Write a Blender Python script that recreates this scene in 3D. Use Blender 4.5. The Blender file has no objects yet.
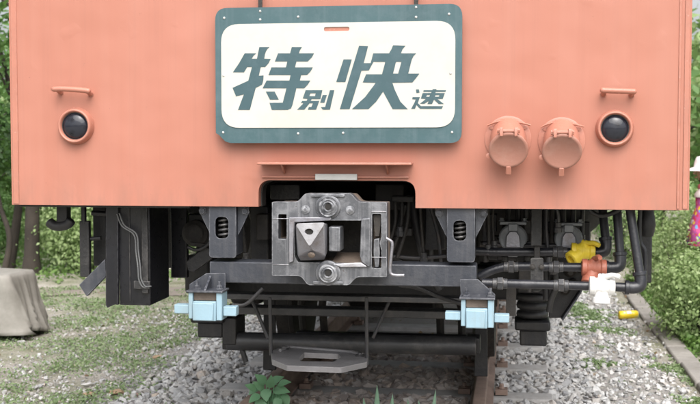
import bpy, bmesh, math, random
import numpy as np
from mathutils import Vector, Matrix, noise as mnoise
from mathutils.geometry import tessellate_polygon

random.seed(7); RNG = np.random.default_rng(7)
R = math.radians
scene = bpy.context.scene
COL = scene.collection

# ------------------------------------------------------------------ camera
FPX, VX, VY = 1100.0, 158.0, 57.0            # focal length and vanishing point in 700 px wide photo pixels
PH = math.atan(VY / FPX); TH = math.atan(VX / FPX * math.cos(PH))
CAM = Vector((0.697, -4.442, 1.42))
FH = Vector((-math.sin(TH), math.cos(TH), 0)); ZZ = Vector((0, 0, 1))
CF = math.cos(PH) * FH - math.sin(PH) * ZZ
CU = math.sin(PH) * FH + math.cos(PH) * ZZ
CR = Vector((math.cos(TH), math.sin(TH), 0))
cd = bpy.data.cameras.new('camera'); cam = bpy.data.objects.new('camera', cd); COL.objects.link(cam)
cd.sensor_width = 36; cd.lens = 36 * FPX / 700; cd.clip_end = 500; cd.clip_start = .05
cam.matrix_world = Matrix(((CR.x, CU.x, -CF.x, CAM.x), (CR.y, CU.y, -CF.y, CAM.y), (CR.z, CU.z, -CF.z, CAM.z), (0, 0, 0, 1)))
scene.camera = cam
cd.dof.use_dof = True; cd.dof.focus_distance = 4.5; cd.dof.aperture_fstop = 5.6

# ------------------------------------------------------------------ sky, sun, exposure
SUN_EL, SUN_AZ = R(53), R(165)                # soft light, high behind the camera's left shoulder
w = bpy.data.worlds.new('World'); scene.world = w; w.use_nodes = True
nt = w.node_tree; nt.nodes.clear()
sky = nt.nodes.new('ShaderNodeTexSky'); sky.sky_type = 'NISHITA'; sky.sun_disc = False
sky.sun_elevation = SUN_EL; sky.sun_rotation = SUN_AZ; sky.air_density = 1.0; sky.dust_density = 6.0; sky.ozone_density = 1.0
hs = nt.nodes.new('ShaderNodeHueSaturation'); hs.inputs['Saturation'].default_value = .3
bg = nt.nodes.new('ShaderNodeBackground'); bg.inputs[1].default_value = 0.15
wo = nt.nodes.new('ShaderNodeOutputWorld')
nt.links.new(sky.outputs[0], hs.inputs['Color']); nt.links.new(hs.outputs[0], bg.inputs[0]); nt.links.new(bg.outputs[0], wo.inputs[0])
sl = bpy.data.lights.new('sun', 'SUN'); sl.energy = 1.5; sl.angle = R(70); sl.color = (1, .97, .93)
so = bpy.data.objects.new('sun', sl); COL.objects.link(so); so.location = (-3, -8, 12)
sdir = Vector((math.cos(SUN_EL) * math.sin(SUN_AZ), math.cos(SUN_EL) * math.cos(SUN_AZ), math.sin(SUN_EL)))
so.rotation_euler = sdir.to_track_quat('Z', 'Y').to_euler()
vs = scene.view_settings
vs.view_transform = 'Standard'; vs.look = 'None'; vs.gamma = 1; vs.use_curve_mapping = False; vs.exposure = 0.92
scene.cycles.max_bounces = 6; scene.cycles.diffuse_bounces = 4; scene.cycles.glossy_bounces = 2; scene.cycles.transmission_bounces = 3; scene.cycles.transparent_max_bounces = 4; scene.cycles.caustics_reflective = False; scene.cycles.caustics_refractive = False

# ------------------------------------------------------------------ helpers: photo pixel -> place
def ray(px, py):
    return CR * ((px - 350) / FPX) - CU * ((py - 202) / FPX) + CF
def P(px, py, Y):
    """point of the place seen at a photo pixel, on the upright plane y = Y: (x, z)"""
    q = ray(px, py); k = (Y - CAM.y) / q.y
    return (CAM.x + k * q.x, CAM.z + k * q.z)
def PG(px, py, z=0.0):
    q = ray(px, py); k = (z - CAM.z) / q.z
    return (CAM.x + k * q.x, CAM.y + k * q.y)
def PP(pts, Y): return [P(a, b, Y) for a, b in pts]
def P3(px, py, Y):
    x, z = P(px, py, Y); return (x, Y, z)
def project(x, y, z):
    d = Vector((x, y, z)) - CAM; k = d.dot(CF)
    return 350 + FPX * d.dot(CR) / k, 202 - FPX * d.dot(CU) / k, k

# ------------------------------------------------------------------ helpers: meshes
def rpoly(pts, r, n=5):
    """round the corners of a polygon; r a number or one per corner"""
    out = []; m = len(pts)
    for i in range(m):
        p = Vector(pts[i]); a = Vector(pts[i - 1]) - p; b = Vector(pts[(i + 1) % m]) - p
        rr = r[i] if isinstance(r, (list, tuple)) else r
        if rr <= 1e-6: out.append(tuple(p)); continue
        la, lb = a.length, b.length; a.normalize(); b.normalize()
        ang = a.angle(b); t = min(rr / max(math.tan(ang / 2), .05), la * .48, lb * .48)
        p0 = p + a * t; p1 = p + b * t
        for k in range(n + 1):
            s = k / n
            q = p0 * (1 - s) ** 2 + p * 2 * s * (1 - s) + p1 * s * s
            out.append(tuple(q))
    return out
def rect(x0, x1, z0, z1): return [(x0, z0), (x1, z0), (x1, z1), (x0, z1)]
def circ(cx, cz, r, n=24, a0=0): return [(cx + r * math.cos(a0 + 2 * math.pi * k / n), cz + r * math.sin(a0 + 2 * math.pi * k / n)) for k in range(n)]

class MB:
    def __init__(s): s.v = []; s.f = []
    def add(s, vs, fs):
        o = len(s.v); s.v += [tuple(p) for p in vs]; s.f += [tuple(i + o for i in f) for f in fs]; return s
    def box(s, x0, x1, y0, y1, z0, z1):
        return s.add([(x, y, z) for x in (x0, x1) for y in (y0, y1) for z in (z0, z1)],
                     [(0, 1, 3, 2), (4, 6, 7, 5), (0, 4, 5, 1), (2, 3, 7, 6), (0, 2, 6, 4), (1, 5, 7, 3)])
    def pbox(s, x0, y0, x1, y1, Y, D):
        """box whose front face fills a pixel rectangle at depth Y"""
        a = P((x0 + x1) / 2, y1, Y)[1]; b = P((x0 + x1) / 2, y0, Y)[1]
        return s.box(P(x0, (y0 + y1) / 2, Y)[0], P(x1, (y0 + y1) / 2, Y)[0], Y, Y + D, a, b)
    def prism(s, poly, a0, a1, holes=(), axis='y', top=None):
        m = {'y': lambda u, v, t: (u, t, v), 'x': lambda u, v, t: (t, u, v), 'z': lambda u, v, t: (u, v, t)}[axis]
        loops = [list(poly)] + [list(h) for h in holes]
        flat = [p for l in loops for p in l]; n = len(flat)
        vs = [m(p[0], p[1], a0) for p in flat] + [m(p[0], p[1], a1) for p in flat]
        fs = []
        if holes:
            tris = tessellate_polygon([[Vector((p[0], p[1], 0)) for p in l] for l in loops])
            for t in tris: fs.append(tuple(t)); fs.append(tuple(i + n for i in reversed(t)))
        else:
            fs.append(tuple(range(n))); fs.append(tuple(range(2 * n - 1, n - 1, -1)))
        o = 0
        for l in loops:
            k = len(l)
            for i in range(k):
                j = (i + 1) % k; fs.append((o + i, o + i + n, o + j + n, o + j))
            o += k
        return s.add(vs, fs)
    def tube(s, pts, r, n=10, cap=True):
        pts = [Vector(p) for p in pts]; k = len(pts)
        rs = r if isinstance(r, (list, tuple)) else [r] * k
        t0 = (pts[1] - pts[0]).normalized(); u = t0.orthogonal().normalized(); vs = []; prev = t0
        for i, p in enumerate(pts):
            t = (pts[min(i + 1, k - 1)] - pts[max(i - 1, 0)]).normalized()
            u = (prev.rotation_difference(t) @ u); u = (u - t * u.dot(t)).normalized(); prev = t; b = t.cross(u)
            for j in range(n):
                a = 2 * math.pi * j / n; vs.append(p + (u * math.cos(a) + b * math.sin(a)) * rs[i])
        fs = [(i * n + j, i * n + (j + 1) % n, (i + 1) * n + (j + 1) % n, (i + 1) * n + j) for i in range(k - 1) for j in range(n)]
        if cap: fs += [tuple(range(n - 1, -1, -1)), tuple(range((k - 1) * n, k * n))]
        return s.add(vs, fs)
    def lathe(s, prof, o, d, n=28):
        """profile of (radius, height along d)"""
        o = Vector(o); d = Vector(d).normalized(); u = d.orthogonal().normalized(); b = d.cross(u); vs = []; k = len(prof)
        for r, h in prof:
            for j in range(n):
                a = 2 * math.pi * j / n; vs.append(o + d * h + (u * math.cos(a) + b * math.sin(a)) * max(r, 1e-4))
        fs = [(i * n + j, i * n + (j + 1) % n, (i + 1) * n + (j + 1) % n, (i + 1) * n + j) for i in range(k - 1) for j in range(n)]
        fs += [tuple(range(n - 1, -1, -1)), tuple(range((k - 1) * n, k * n))]
        return s.add(vs, fs)
    def bolt(s, o, d=(0, -1, 0), r=.012, h=.01):
        return s.lathe([(r * 1.5, 0), (r * 1.5, h * .25), (r, h * .26), (r, h * .95), (r * .8, h)], o, d, 6)

def smooth_path(pts, n=6):
    """Catmull-Rom through points"""
    p = [Vector(q) for q in pts]; p = [p[0] * 2 - p[1]] + p + [p[-1] * 2 - p[-2]]; out = []
    for i in range(1, len(p) - 2):
        for k in range(n):
            t = k / n; a, b, c, d = p[i - 1:i + 3]
            out.append(.5 * ((2 * b) + (c - a) * t + (2 * a - 5 * b + 4 * c - d) * t * t + (3 * b - a - 3 * c + d) * t ** 3))
    out.append(p[-2]); return out

ORG = {}                                            # world origin of each thing's root
def link_mesh(name, me, mat, parent=None, loc=None):
    o = bpy.data.objects.new(name, me); COL.objects.link(o)
    if mat is not None and not me.materials: me.materials.append(mat)
    if parent is not None:
        o.parent = parent; ORG[o] = ORG.get(parent, Vector((0, 0, 0)))
    return o
def build(mb, name, mat, parent=None, bevel=0.0, smooth=35, origin=None, seg=2):
    org = ORG[parent] if parent is not None and parent in ORG else Vector(origin or (0, 0, 0))
    me = bpy.data.meshes.new(name)
    me.from_pydata([(p[0] - org.x, p[1] - org.y, p[2] - org.z) for p in mb.v], [], mb.f)
    bm = bmesh.new(); bm.from_mesh(me); bmesh.ops.recalc_face_normals(bm, faces=bm.faces); bm.to_mesh(me); bm.free()
    if smooth:
        for q in me.polygons: q.use_smooth = True
        me.set_sharp_from_angle(angle=R(smooth))
    o = link_mesh(name, me, mat, parent)
    if parent is None: o.location = org; ORG[o] = org
    if bevel:
        m = o.modifiers.new('bevel', 'BEVEL'); m.width = bevel; m.segments = seg; m.limit_method = 'ANGLE'; m.angle_limit = R(40); m.harden_normals = False
    return o
def thing(name, label, cat, loc=(0, 0, 0), group=None):
    o = bpy.data.objects.new(name, None); COL.objects.link(o); o.location = loc; o.empty_display_size = .1
    ORG[o] = Vector(loc); return tag(o, label, cat, group)
def tag(o, label, cat, group=None):
    o['label'] = label; o['category'] = cat
    if group: o['group'] = group
    return o
def struct(o, kind='structure', label=None):
    o['kind'] = kind
    if label: o['label'] = label
    return o
def node(name, parent):                             # a part that only groups sub-parts
    o = bpy.data.objects.new(name, None); COL.objects.link(o); o.parent = parent; o.empty_display_size = .05
    ORG[o] = ORG[parent]; return o

# ------------------------------------------------------------------ helpers: materials
class NT:
    def __init__(s, name):
        s.m = bpy.data.materials.new(name); s.m.use_nodes = True; s.t = s.m.node_tree; s.t.nodes.clear()
        s.out = s.n('ShaderNodeOutputMaterial'); s.b = s.n('ShaderNodeBsdfPrincipled'); s.l(s.b.outputs[0], s.out.inputs[0])
    def n(s, t, **k):
        q = s.t.nodes.new(t)
        for a, b in k.items(): setattr(q, a, b)
        return q
    def l(s, a, b): s.t.links.new(a, b)
    def setv(s, sock, v):
        if hasattr(v, 'links') or isinstance(v, bpy.types.NodeSocket): s.l(v, sock)
        else: sock.default_value = v
    def pos(s, scale=(1, 1, 1)):
        g = s.n('ShaderNodeNewGeometry'); mp = s.n('ShaderNodeMapping'); mp.inputs['Scale'].default_value = scale
        s.l(g.outputs['Position'], mp.inputs[0]); return mp.outputs[0]
    def noise(s, scale, detail=4, rough=.55, vec=None, dist=0):
        q = s.n('ShaderNodeTexNoise'); q.inputs['Scale'].default_value = scale; q.inputs['Detail'].default_value = detail
        q.inputs['Roughness'].default_value = rough; q.inputs['Distortion'].default_value = dist
        s.l(vec if vec is not None else s.pos(), q.inputs['Vector']); return q.outputs['Fac']
    def ramp(s, fac, stops):
        q = s.n('ShaderNodeValToRGB'); e = q.color_ramp.elements
        while len(e) < len(stops): e.new(.5)
        for i, (p, c) in enumerate(stops):
            e[i].position = p; e[i].color = (*c, 1) if not isinstance(c, (int, float)) else (c, c, c, 1)
        s.l(fac, q.inputs[0]); return q.outputs[0]
    def mix(s, fac, a, b, mode='MIX'):
        q = s.n('ShaderNodeMix', data_type='RGBA', blend_type=mode)
        s.setv(q.inputs[0], fac)
        for sock, v in ((q.inputs[6], a), (q.inputs[7], b)):
            if isinstance(v, tuple) and len(v) == 3: v = (*v, 1)
            s.setv(sock, v)
        return q.outputs[2]
    def math(s, op, a, b=0.0):
        q = s.n('ShaderNodeMath', operation=op); s.setv(q.inputs[0], a); s.setv(q.inputs[1], b); return q.outputs[0]
    def bump(s, h, strength=.3, dist=.01):
        q = s.n('ShaderNodeBump'); q.inputs['Strength'].default_value = strength; q.inputs['Distance'].default_value = dist
        s.l(h, q.inputs['Height']); s.l(q.outputs[0], s.b.inputs['Normal']); return q
    def set(s, **k):
        for a, v in k.items():
            sock = s.b.inputs[{'color': 'Base Color', 'rough': 'Roughness', 'metal': 'Metallic', 'spec': 'Specular IOR Level', 'coat': 'Coat Weight', 'coatr': 'Coat Roughness', 'trans': 'Transmission Weight', 'emit': 'Emission Color', 'emits': 'Emission Strength'}[a]]
            if isinstance(v, tuple) and len(v) == 3: v = (*v, 1)
            s.setv(sock, v)
        return s

def paint(name, c, rough=.45, metal=0.0, var=.12, dirt=(.09, .07, .05), amount=.35, scale=9, streak=False, bump=.15, chips=None):
    """painted or bare metal: uneven tone, grime patches, optional chips of another colour"""
    m = NT(name); big = m.noise(scale * .4, 2); fine = m.noise(scale * 7, 3, .65)
    lo = tuple(x * (1 - var) for x in c); hi = tuple(min(1, x * (1 + var)) for x in c)
    col = m.mix(m.ramp(big, [(.3, 0.), (.7, 1.)]), lo, hi)
    g = m.noise(scale, 5, .7)
    col = m.mix(m.math('MULTIPLY', m.ramp(g, [(.48, 0.), (.78, 1.)]), amount), col, dirt)
    if streak:
        st = m.noise(1.0, 4, .6, vec=m.pos((34, 34, 1.3)))
        col = m.mix(m.math('MULTIPLY', m.ramp(st, [(.5, 0.), (.8, 1.)]), amount), col, dirt)
    if chips:
        cc = m.noise(scale * 4, 4, .75)
        col = m.mix(m.ramp(cc, [(.64, 0.), (.68, 1.)]), col, chips)
    m.set(color=col, rough=m.math('ADD', m.math('MULTIPLY', fine, .3), rough - .15), metal=metal)
    m.bump(fine, bump, .004)
    return m.m

def edge_wear(mat, col, lo=.55, width=.006):
    """paint rubbed off along the real edges of a part"""
    t = mat.node_tree; b = next(n for n in t.nodes if n.type == 'BSDF_PRINCIPLED')
    bv = t.nodes.new('ShaderNodeBevel'); bv.samples = 4; bv.inputs[0].default_value = width
    g = t.nodes.new('ShaderNodeNewGeometry'); d = t.nodes.new('ShaderNodeVectorMath'); d.operation = 'DOT_PRODUCT'
    t.links.new(bv.outputs[0], d.inputs[0]); t.links.new(g.outputs['Normal'], d.inputs[1])
    mr = t.nodes.new('ShaderNodeMapRange'); mr.inputs[1].default_value = .995; mr.inputs[2].default_value = .90; t.links.new(d.outputs['Value'], mr.inputs[0])
    n = t.nodes.new('ShaderNodeTexNoise'); n.inputs['Scale'].default_value = 45; n.inputs['Detail'].default_value = 3; t.links.new(g.outputs['Position'], n.inputs['Vector'])
    m2 = t.nodes.new('ShaderNodeMapRange'); m2.inputs[1].default_value = .38; m2.inputs[2].default_value = .62; t.links.new(n.outputs['Fac'], m2.inputs[0])
    mu = t.nodes.new('ShaderNodeMath'); mu.operation = 'MULTIPLY'; t.links.new(mr.outputs[0], mu.inputs[0]); t.links.new(m2.outputs[0], mu.inputs[1])
    m3 = t.nodes.new('ShaderNodeMath'); m3.operation = 'MULTIPLY'; m3.inputs[1].default_value = lo; t.links.new(mu.outputs[0], m3.inputs[0])
    mx = t.nodes.new('ShaderNodeMix'); mx.data_type = 'RGBA'; old = b.inputs['Base Color'].links[0].from_socket
    t.links.new(m3.outputs[0], mx.inputs[0]); t.links.new(old, mx.inputs[6]); mx.inputs[7].default_value = (*col, 1); t.links.new(mx.outputs[2], b.inputs['Base Color'])
M = {}
# coral body paint: chalky, faint vertical rain streaks, rippled sheet with filled dents, pin-head rust
m = NT('coral_paint')
big = m.noise(1.1, 3); st = m.noise(1.0, 4, .6, vec=m.pos((60, 60, .8))); st2 = m.noise(1.0, 3, .6, vec=m.pos((9, 9, .5)))
c = m.mix(m.ramp(big, [(.3, 0.), (.7, 1.)]), (.370, .150, .104), (.400, .166, .120))
c = m.mix(m.math('MULTIPLY', m.ramp(st, [(.52, 0.), (.80, 1.)]), .30), c, (.30, .13, .097))
c = m.mix(m.math('MULTIPLY', m.ramp(st2, [(.50, 0.), (.78, 1.)]), .22), c, (.44, .22, .17))
sp = m.noise(34, 4, .8); c = m.mix(m.math('MULTIPLY', m.ramp(sp, [(.66, 0.), (.70, 1.)]), .55), c, (.27, .125, .095))
rs = m.noise(9, 5, .8); c = m.mix(m.math('MULTIPLY', m.ramp(rs, [(.70, 0.), (.74, 1.)]), .75), c, (.16, .075, .05))
gx = m.n('ShaderNodeNewGeometry'); sx_ = m.n('ShaderNodeSeparateXYZ'); m.l(gx.outputs['Position'], sx_.inputs[0])
low = m.n('ShaderNodeMapRange'); low.inputs[1].default_value = 1.30; low.inputs[2].default_value = 1.15; m.l(sx_.outputs[2], low.inputs[0])
gr = m.noise(1.0, 4, .65, vec=m.pos((16, 16, 5))); c = m.mix(m.math('MULTIPLY', m.math('MULTIPLY', m.ramp(gr, [(.42, 0.), (.75, 1.)]), low.outputs[0]), .55), c, (.20, .12, .095))
m.set(color=c, rough=m.math('ADD', m.math('MULTIPLY', st2, .30), .28), spec=.45)
dn = m.ramp(m.noise(7.5, 2), [(.62, 0.), (.74, 1.)])
m.bump(m.math('ADD', m.math('ADD', m.noise(2.6, 2), m.math('MULTIPLY', dn, .06)), m.math('MULTIPLY', rs, .02)), .42, .03); M['coral'] = m.m
M['coral_fit'] = paint('coral_fitting_paint', (.40, .165, .117), .42, var=.06, dirt=(.27, .125, .095), amount=.4, scale=14, chips=(.44, .24, .19))
M['coral_cover'] = paint('shaded_coral_cover_paint', (.35, .165, .125), .5, var=.08, dirt=(.42, .28, .235), amount=.4, scale=12)  # darker, browner coral: shade on the down-tilted covers put into the colour
M['sign_blue'] = paint('sign_blue_paint', (.044, .092, .104), .42, var=.10, dirt=(.11, .155, .175), amount=.45, scale=12, streak=True, bump=.1)
M['letter_blue'] = paint('letter_blue_paint', (.038, .080, .094), .45, var=.05, dirt=(.12, .17, .2), amount=.3, scale=12, bump=.03)
M['sign_white'] = paint('sign_white_paint', (.485, .478, .440), .5, var=.03, dirt=(.42, .39, .31), amount=.45, scale=5, bump=.03)
M['steel'] = paint('coupler_grey_steel', (.088, .092, .102), .42, metal=.35, var=.22, dirt=(.31, .315, .335), amount=.8, scale=11, streak=True, bump=.25, chips=(.08, .07, .062))
M['steel_worn'] = paint('worn_bare_steel', (.27, .27, .30), .36, metal=.6, var=.2, dirt=(.14, .10, .075), amount=.7, scale=18, bump=.4)
M['steel_bright'] = paint('scuffed_bright_steel', (.42, .42, .45), .4, metal=.4, var=.2, dirt=(.18, .15, .13), amount=.6, scale=24, bump=.3)
M['rust_inner'] = paint('rusty_inner_steel', (.16, .125, .10), .7, var=.3, dirt=(.07, .05, .04), amount=.6, scale=16, bump=.5)
M['beam'] = paint('blue_grey_beam_paint', (.033, .037, .048), .45, var=.15, dirt=(.115, .115, .12), amount=.4, scale=10, streak=True, bump=.3)
M['plate_light'] = paint('pale_grey_metal', (.46, .47, .46), .5, var=.1, dirt=(.3, .29, .26), amount=.4, scale=20)
M['black'] = paint('black_underframe_paint', (.009, .0095, .012), .45, var=.35, dirt=(.045, .040, .036), amount=.40, scale=9, streak=True, bump=.4)
M['black_gloss'] = paint('glossy_black_paint', (.007, .0075, .011), .32, var=.3, dirt=(.05, .048, .046), amount=.14, scale=7, streak=True, bump=.08)
M['grime'] = paint('greasy_brown_black_steel', (.022, .020, .019), .6, var=.4, dirt=(.070, .056, .043), amount=.6, scale=12, bump=.6)
M['pipe'] = paint('black_pipe_paint', (.016, .017, .022), .34, var=.2, dirt=(.07, .07, .075), amount=.35, scale=18, bump=.25)
M['rubber'] = paint('black_rubber', (.020, .020, .022), .5, var=.2, dirt=(.075, .07, .065), amount=.45, scale=14, bump=.3)
M['dusty'] = paint('dusty_grey_steel', (.048, .049, .053), .40, metal=.2, var=.3, dirt=(.15, .14, .13), amount=.55, scale=10, bump=.3, chips=(.05, .045, .04))
M['plate_grey'] = paint('scuffed_grey_plate', (.19, .187, .195), .5, metal=.2, var=.2, dirt=(.13, .12, .115), amount=.5, scale=14, bump=.3)
M['cyan'] = paint('pale_cyan_paint', (.25, .375, .45), .5, var=.08, dirt=(.22, .27, .28), amount=.55, scale=13, streak=True, bump=.15)
M['socket_grey'] = paint('grey_socket_metal', (.24, .255, .275), .45, metal=.3, var=.15, dirt=(.08, .075, .07), amount=.4, scale=20, bump=.3)
M['yellow'] = paint('yellow_valve_paint', (.70, .53, .04), .45, var=.1, dirt=(.36, .24, .03), amount=.4, scale=22, bump=.3)
M['red'] = paint('brick_red_valve_paint', (.33, .105, .065), .5, var=.12, dirt=(.2, .075, .05), amount=.4, scale=22, bump=.3)
M['white'] = paint('white_valve_paint', (.70, .70, .69), .45, var=.03, dirt=(.48, .46, .42), amount=.35, scale=22, bump=.2)
M['concrete'] = paint('grey_concrete', (.27, .255, .235), .85, var=.18, dirt=(.15, .135, .115), amount=.6, scale=9, bump=.8, chips=(.16, .18, .09))
M['sleeper'] = paint('weathered_concrete_sleeper', (.40, .39, .38), .85, var=.15, dirt=(.24, .21, .18), amount=.6, scale=14, bump=.7)
M['rail'] = paint('rusty_rail_steel', (.225, .160, .130), .75, var=.22, dirt=(.12, .08, .062), amount=.5, scale=15, bump=.6)
M['rod'] = paint('dull_metal_rod', (.055, .055, .06), .5, metal=.3, var=.2, dirt=(.13, .105, .085), amount=.5, scale=16)
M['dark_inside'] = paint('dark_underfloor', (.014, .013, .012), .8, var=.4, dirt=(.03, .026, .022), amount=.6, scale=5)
M['roof'] = paint('grey_roof_paint', (.2, .2, .2), .6)
M['cord'] = paint('clear_plastic_cord', (.13, .135, .14), .3, var=.1, dirt=(.2, .2, .2), amount=.3, scale=20)
M['wood_post'] = paint('dusty_black_plate', (.018, .018, .019), .55, var=.3, dirt=(.10, .095, .09), amount=.5, scale=16, bump=.5)
for k_, c_, a_ in (('steel', (.52, .53, .56), .8), ('steel_worn', (.55, .55, .57), .8), ('beam', (.26, .265, .29), .7), ('black_gloss', (.16, .16, .17), .6), ('black', (.12, .11, .10), .5), ('dusty', (.3, .28, .26), .6), ('cyan', (.20, .24, .25), .6), ('coral_fit', (.50, .30, .25), .5), ('plate_grey', (.42, .41, .42), .6), ('wood_post', (.2, .19, .18), .6)): edge_wear(M[k_], c_, a_)
m = NT('dark_lamp_glass'); v = m.n('ShaderNodeTexVoronoi'); v.inputs['Scale'].default_value = 34; m.l(m.pos(), v.inputs['Vector'])
m.set(color=m.mix(m.ramp(v.outputs['Distance'], [(.1, 0.), (.5, 1.)]), (.004, .004, .007), (.02, .022, .03)), rough=.05, spec=.4); m.bump(m.noise(30, 2), .10, .01); M['lens'] = m.m
m = NT('window_glass'); m.set(color=(.02, .024, .026), rough=.06); M['glass'] = m.m
m = NT('tarpaulin'); a = m.noise(2.2, 5); b = m.noise(260, 2); wv = m.noise(16, 5, .7)
m.set(color=m.mix(m.ramp(m.math('ADD', m.math('MULTIPLY', a, .6), m.math('MULTIPLY', wv, .4)), [(.35, 0.), (.65, 1.)]), (.20, .19, .168), (.30, .287, .26)), rough=.75)
m.bump(m.math('ADD', b, m.math('MULTIPLY', wv, 2)), .3, .004); M['tarp'] = m.m
def rnd_socket(m):
    g = m.n('ShaderNodeNewGeometry'); oi = m.n('ShaderNodeObjectInfo')
    return m.math('FRACT', m.math('ADD', g.outputs['Random Per Island'], oi.outputs['Random']))
m = NT('ballast_stone'); r = rnd_socket(m); n1 = m.noise(38, 5, .65); n2 = m.noise(160, 3)
c = m.ramp(r, [(0., (.28, .285, .295)), (.25, (.45, .452, .455)), (.62, (.57, .57, .565)), (.90, (.43, .405, .38)), (.96, (.62, .61, .60)), (1., (.48, .38, .29))])
c = m.mix(m.math('MULTIPLY', m.ramp(n1, [(.35, 0.), (.7, 1.)]), .4), c, (.25, .235, .22))
m.set(color=c, rough=.85, spec=.3); m.bump(m.math('ADD', n1, m.math('MULTIPLY', n2, .4)), .7, .008); M['stone'] = m.m
m = NT('rusty_track_stone'); r = rnd_socket(m); n1 = m.noise(38, 5, .65)
c = m.ramp(r, [(0., (.26, .23, .215)), (.4, (.43, .39, .365)), (.75, (.46, .375, .315)), (.93, (.55, .52, .50)), (1., (.66, .64, .62))])
m.set(color=m.mix(m.math('MULTIPLY', n1, .5), c, (.17, .13, .105)), rough=.85); m.bump(n1, .7, .008); M['stone_rust'] = m.m
for nm, cc in (('pebble_tan', (.40, .27, .17)), ('pebble_white', (.62, .61, .60)), ('pebble_rose', (.36, .25, .21))):
    M[nm] = paint(nm + '_stone', cc, .75, var=.12, dirt=(.2, .16, .13), amount=.4, scale=20, bump=.5)
def leafmat(name, a, b, c, trans=.35):
    m = NT(name); r = rnd_socket(m); n1 = m.noise(1.7, 3)
    col = m.ramp(r, [(0., a), (.5, b), (1., c)])
    col = m.mix(m.math('MULTIPLY', m.ramp(n1, [(.35, 0.), (.65, 1.)]), .35), col, tuple(x * .6 for x in b))
    m.set(color=col, rough=.5, spec=.35)
    tr = m.n('ShaderNodeBsdfTranslucent'); m.l(m.mix(.5, col, (.20, .42, .07), 'MIX'), tr.inputs[0])
    mx = m.n('ShaderNodeMixShader'); mx.inputs[0].default_value = trans
    m.l(m.b.outputs[0], mx.inputs[1]); m.l(tr.outputs[0], mx.inputs[2]); m.l(mx.outputs[0], m.out.inputs[0]); return m.m
M['leaf_mid'] = leafmat('mid_green_leaf', (.085, .175, .05), (.135, .25, .08), (.21, .33, .13))
M['leaf_dark'] = leafmat('dark_green_leaf', (.022, .050, .018), (.038, .080, .026), (.065, .12, .04))
M['leaf_pale'] = leafmat('pale_green_leaf', (.225, .315, .12), (.30, .405, .175), (.385, .47, .245))
M['leaf_weed'] = leafmat('fresh_weed_leaf', (.095, .185, .045), (.14, .24, .065), (.20, .29, .10), .3)
M['leaf_cover'] = leafmat('dusty_ground_cover_leaf', (.185, .265, .115), (.25, .335, .17), (.33, .40, .23), .3)
M['leaf_broad'] = leafmat('broad_weed_leaf', (.12, .26, .14), (.15, .30, .17), (.19, .34, .20), .25)
M['leaf_blade'] = leafmat('blade_leaf', (.20, .36, .24), (.24, .40, .28), (.28, .44, .31), .25)
M['dry_leaf'] = leafmat('dry_brown_leaf', (.14, .085, .05), (.20, .12, .07), (.26, .17, .10), .2)
M['bark'] = paint('tree_bark', (.042, .034, .027), .9, var=.3, dirt=(.025, .02, .016), amount=.6, scale=9, streak=True, bump=1.0)
M['bark_red'] = paint('reddish_bark', (.10, .062, .046), .9, var=.3, dirt=(.08, .05, .04), amount=.5, scale=9, bump=.9)
m = NT('ground_soil'); gx = m.n('ShaderNodeNewGeometry'); sep = m.n('ShaderNodeSeparateXYZ'); m.l(gx.outputs['Position'], sep.inputs[0])
n0 = m.noise(.55, 5, .6); n1 = m.noise(7, 6, .7); n2 = m.noise(55, 4, .7); n3 = m.noise(2.4, 5, .65)
soil = m.mix(m.ramp(n1, [(.3, 0.), (.7, 1.)]), (.30, .28, .245), (.43, .40, .355))
soil = m.mix(m.math('MULTIPLY', m.ramp(n2, [(.5, 0.), (.62, 1.)]), .7), soil, (.47, .45, .42))
n4 = m.noise(90, 3, .7); soil = m.mix(m.math('MULTIPLY', m.ramp(n4, [(.52, 0.), (.64, 1.)]), .7), soil, (.11, .095, .075))
moss = m.mix(m.ramp(n2, [(.35, 0.), (.65, 1.)]), (.12, .135, .07), (.27, .285, .17))
c = m.mix(m.ramp(m.math('ADD', m.math('MULTIPLY', n3, .6), m.math('MULTIPLY', n0, .4)), [(.44, 0.), (.62, 1.)]), soil, m.mix(m.math('MULTIPLY', m.ramp(n4, [(.50, 0.), (.62, 1.)]), .7), moss, (.16, .145, .115)))
m.set(color=c, rough=.95, spec=.2); m.bump(m.math('ADD', n1, m.math('MULTIPLY', n2, .6)), .8, .03); M['soil'] = m.m
M['path'] = paint('bare_earth_path', (.22, .19, .165), .95, var=.12, dirt=(.15, .13, .11), amount=.5, scale=4, bump=.4)

# ================================================================== the setting
def sstep(a, b, x):
    t = min(1, max(0, (x - a) / (b - a))); return t * t * (3 - 2 * t)
def hgt(x, y):
    n = mnoise.noise(Vector((x * 1.1, y * 1.1, 0))) * .018 + mnoise.noise(Vector((x * 4, y * 4, 3))) * .008
    side = sstep(1.35, 2.1, abs(x - .05))
    return -.035 - .055 * side + n * (0.4 + side)
def axis_vals(a, b, fine, lo, hi, k):
    v = list(np.arange(a, b + 1e-6, fine)); 
    v = list(np.linspace(lo, a, k)[:-1]) + v + list(np.linspace(b, hi, k)[1:]); return v
xs = axis_vals(-5.5, 5.5, .1, -90, 90, 14); ys = axis_vals(-3, 12, .12, -60, 140, 14)
mb = MB(); W = len(xs)
mb.v = [(x, y, hgt(x, y)) for y in ys for x in xs]
mb.f = [(j * W + i, j * W + i + 1, (j + 1) * W + i + 1, (j + 1) * W + i) for j in range(len(ys) - 1) for i in range(W - 1)]
ground = struct(build(mb, 'ground', M['soil'], smooth=180))

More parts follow.
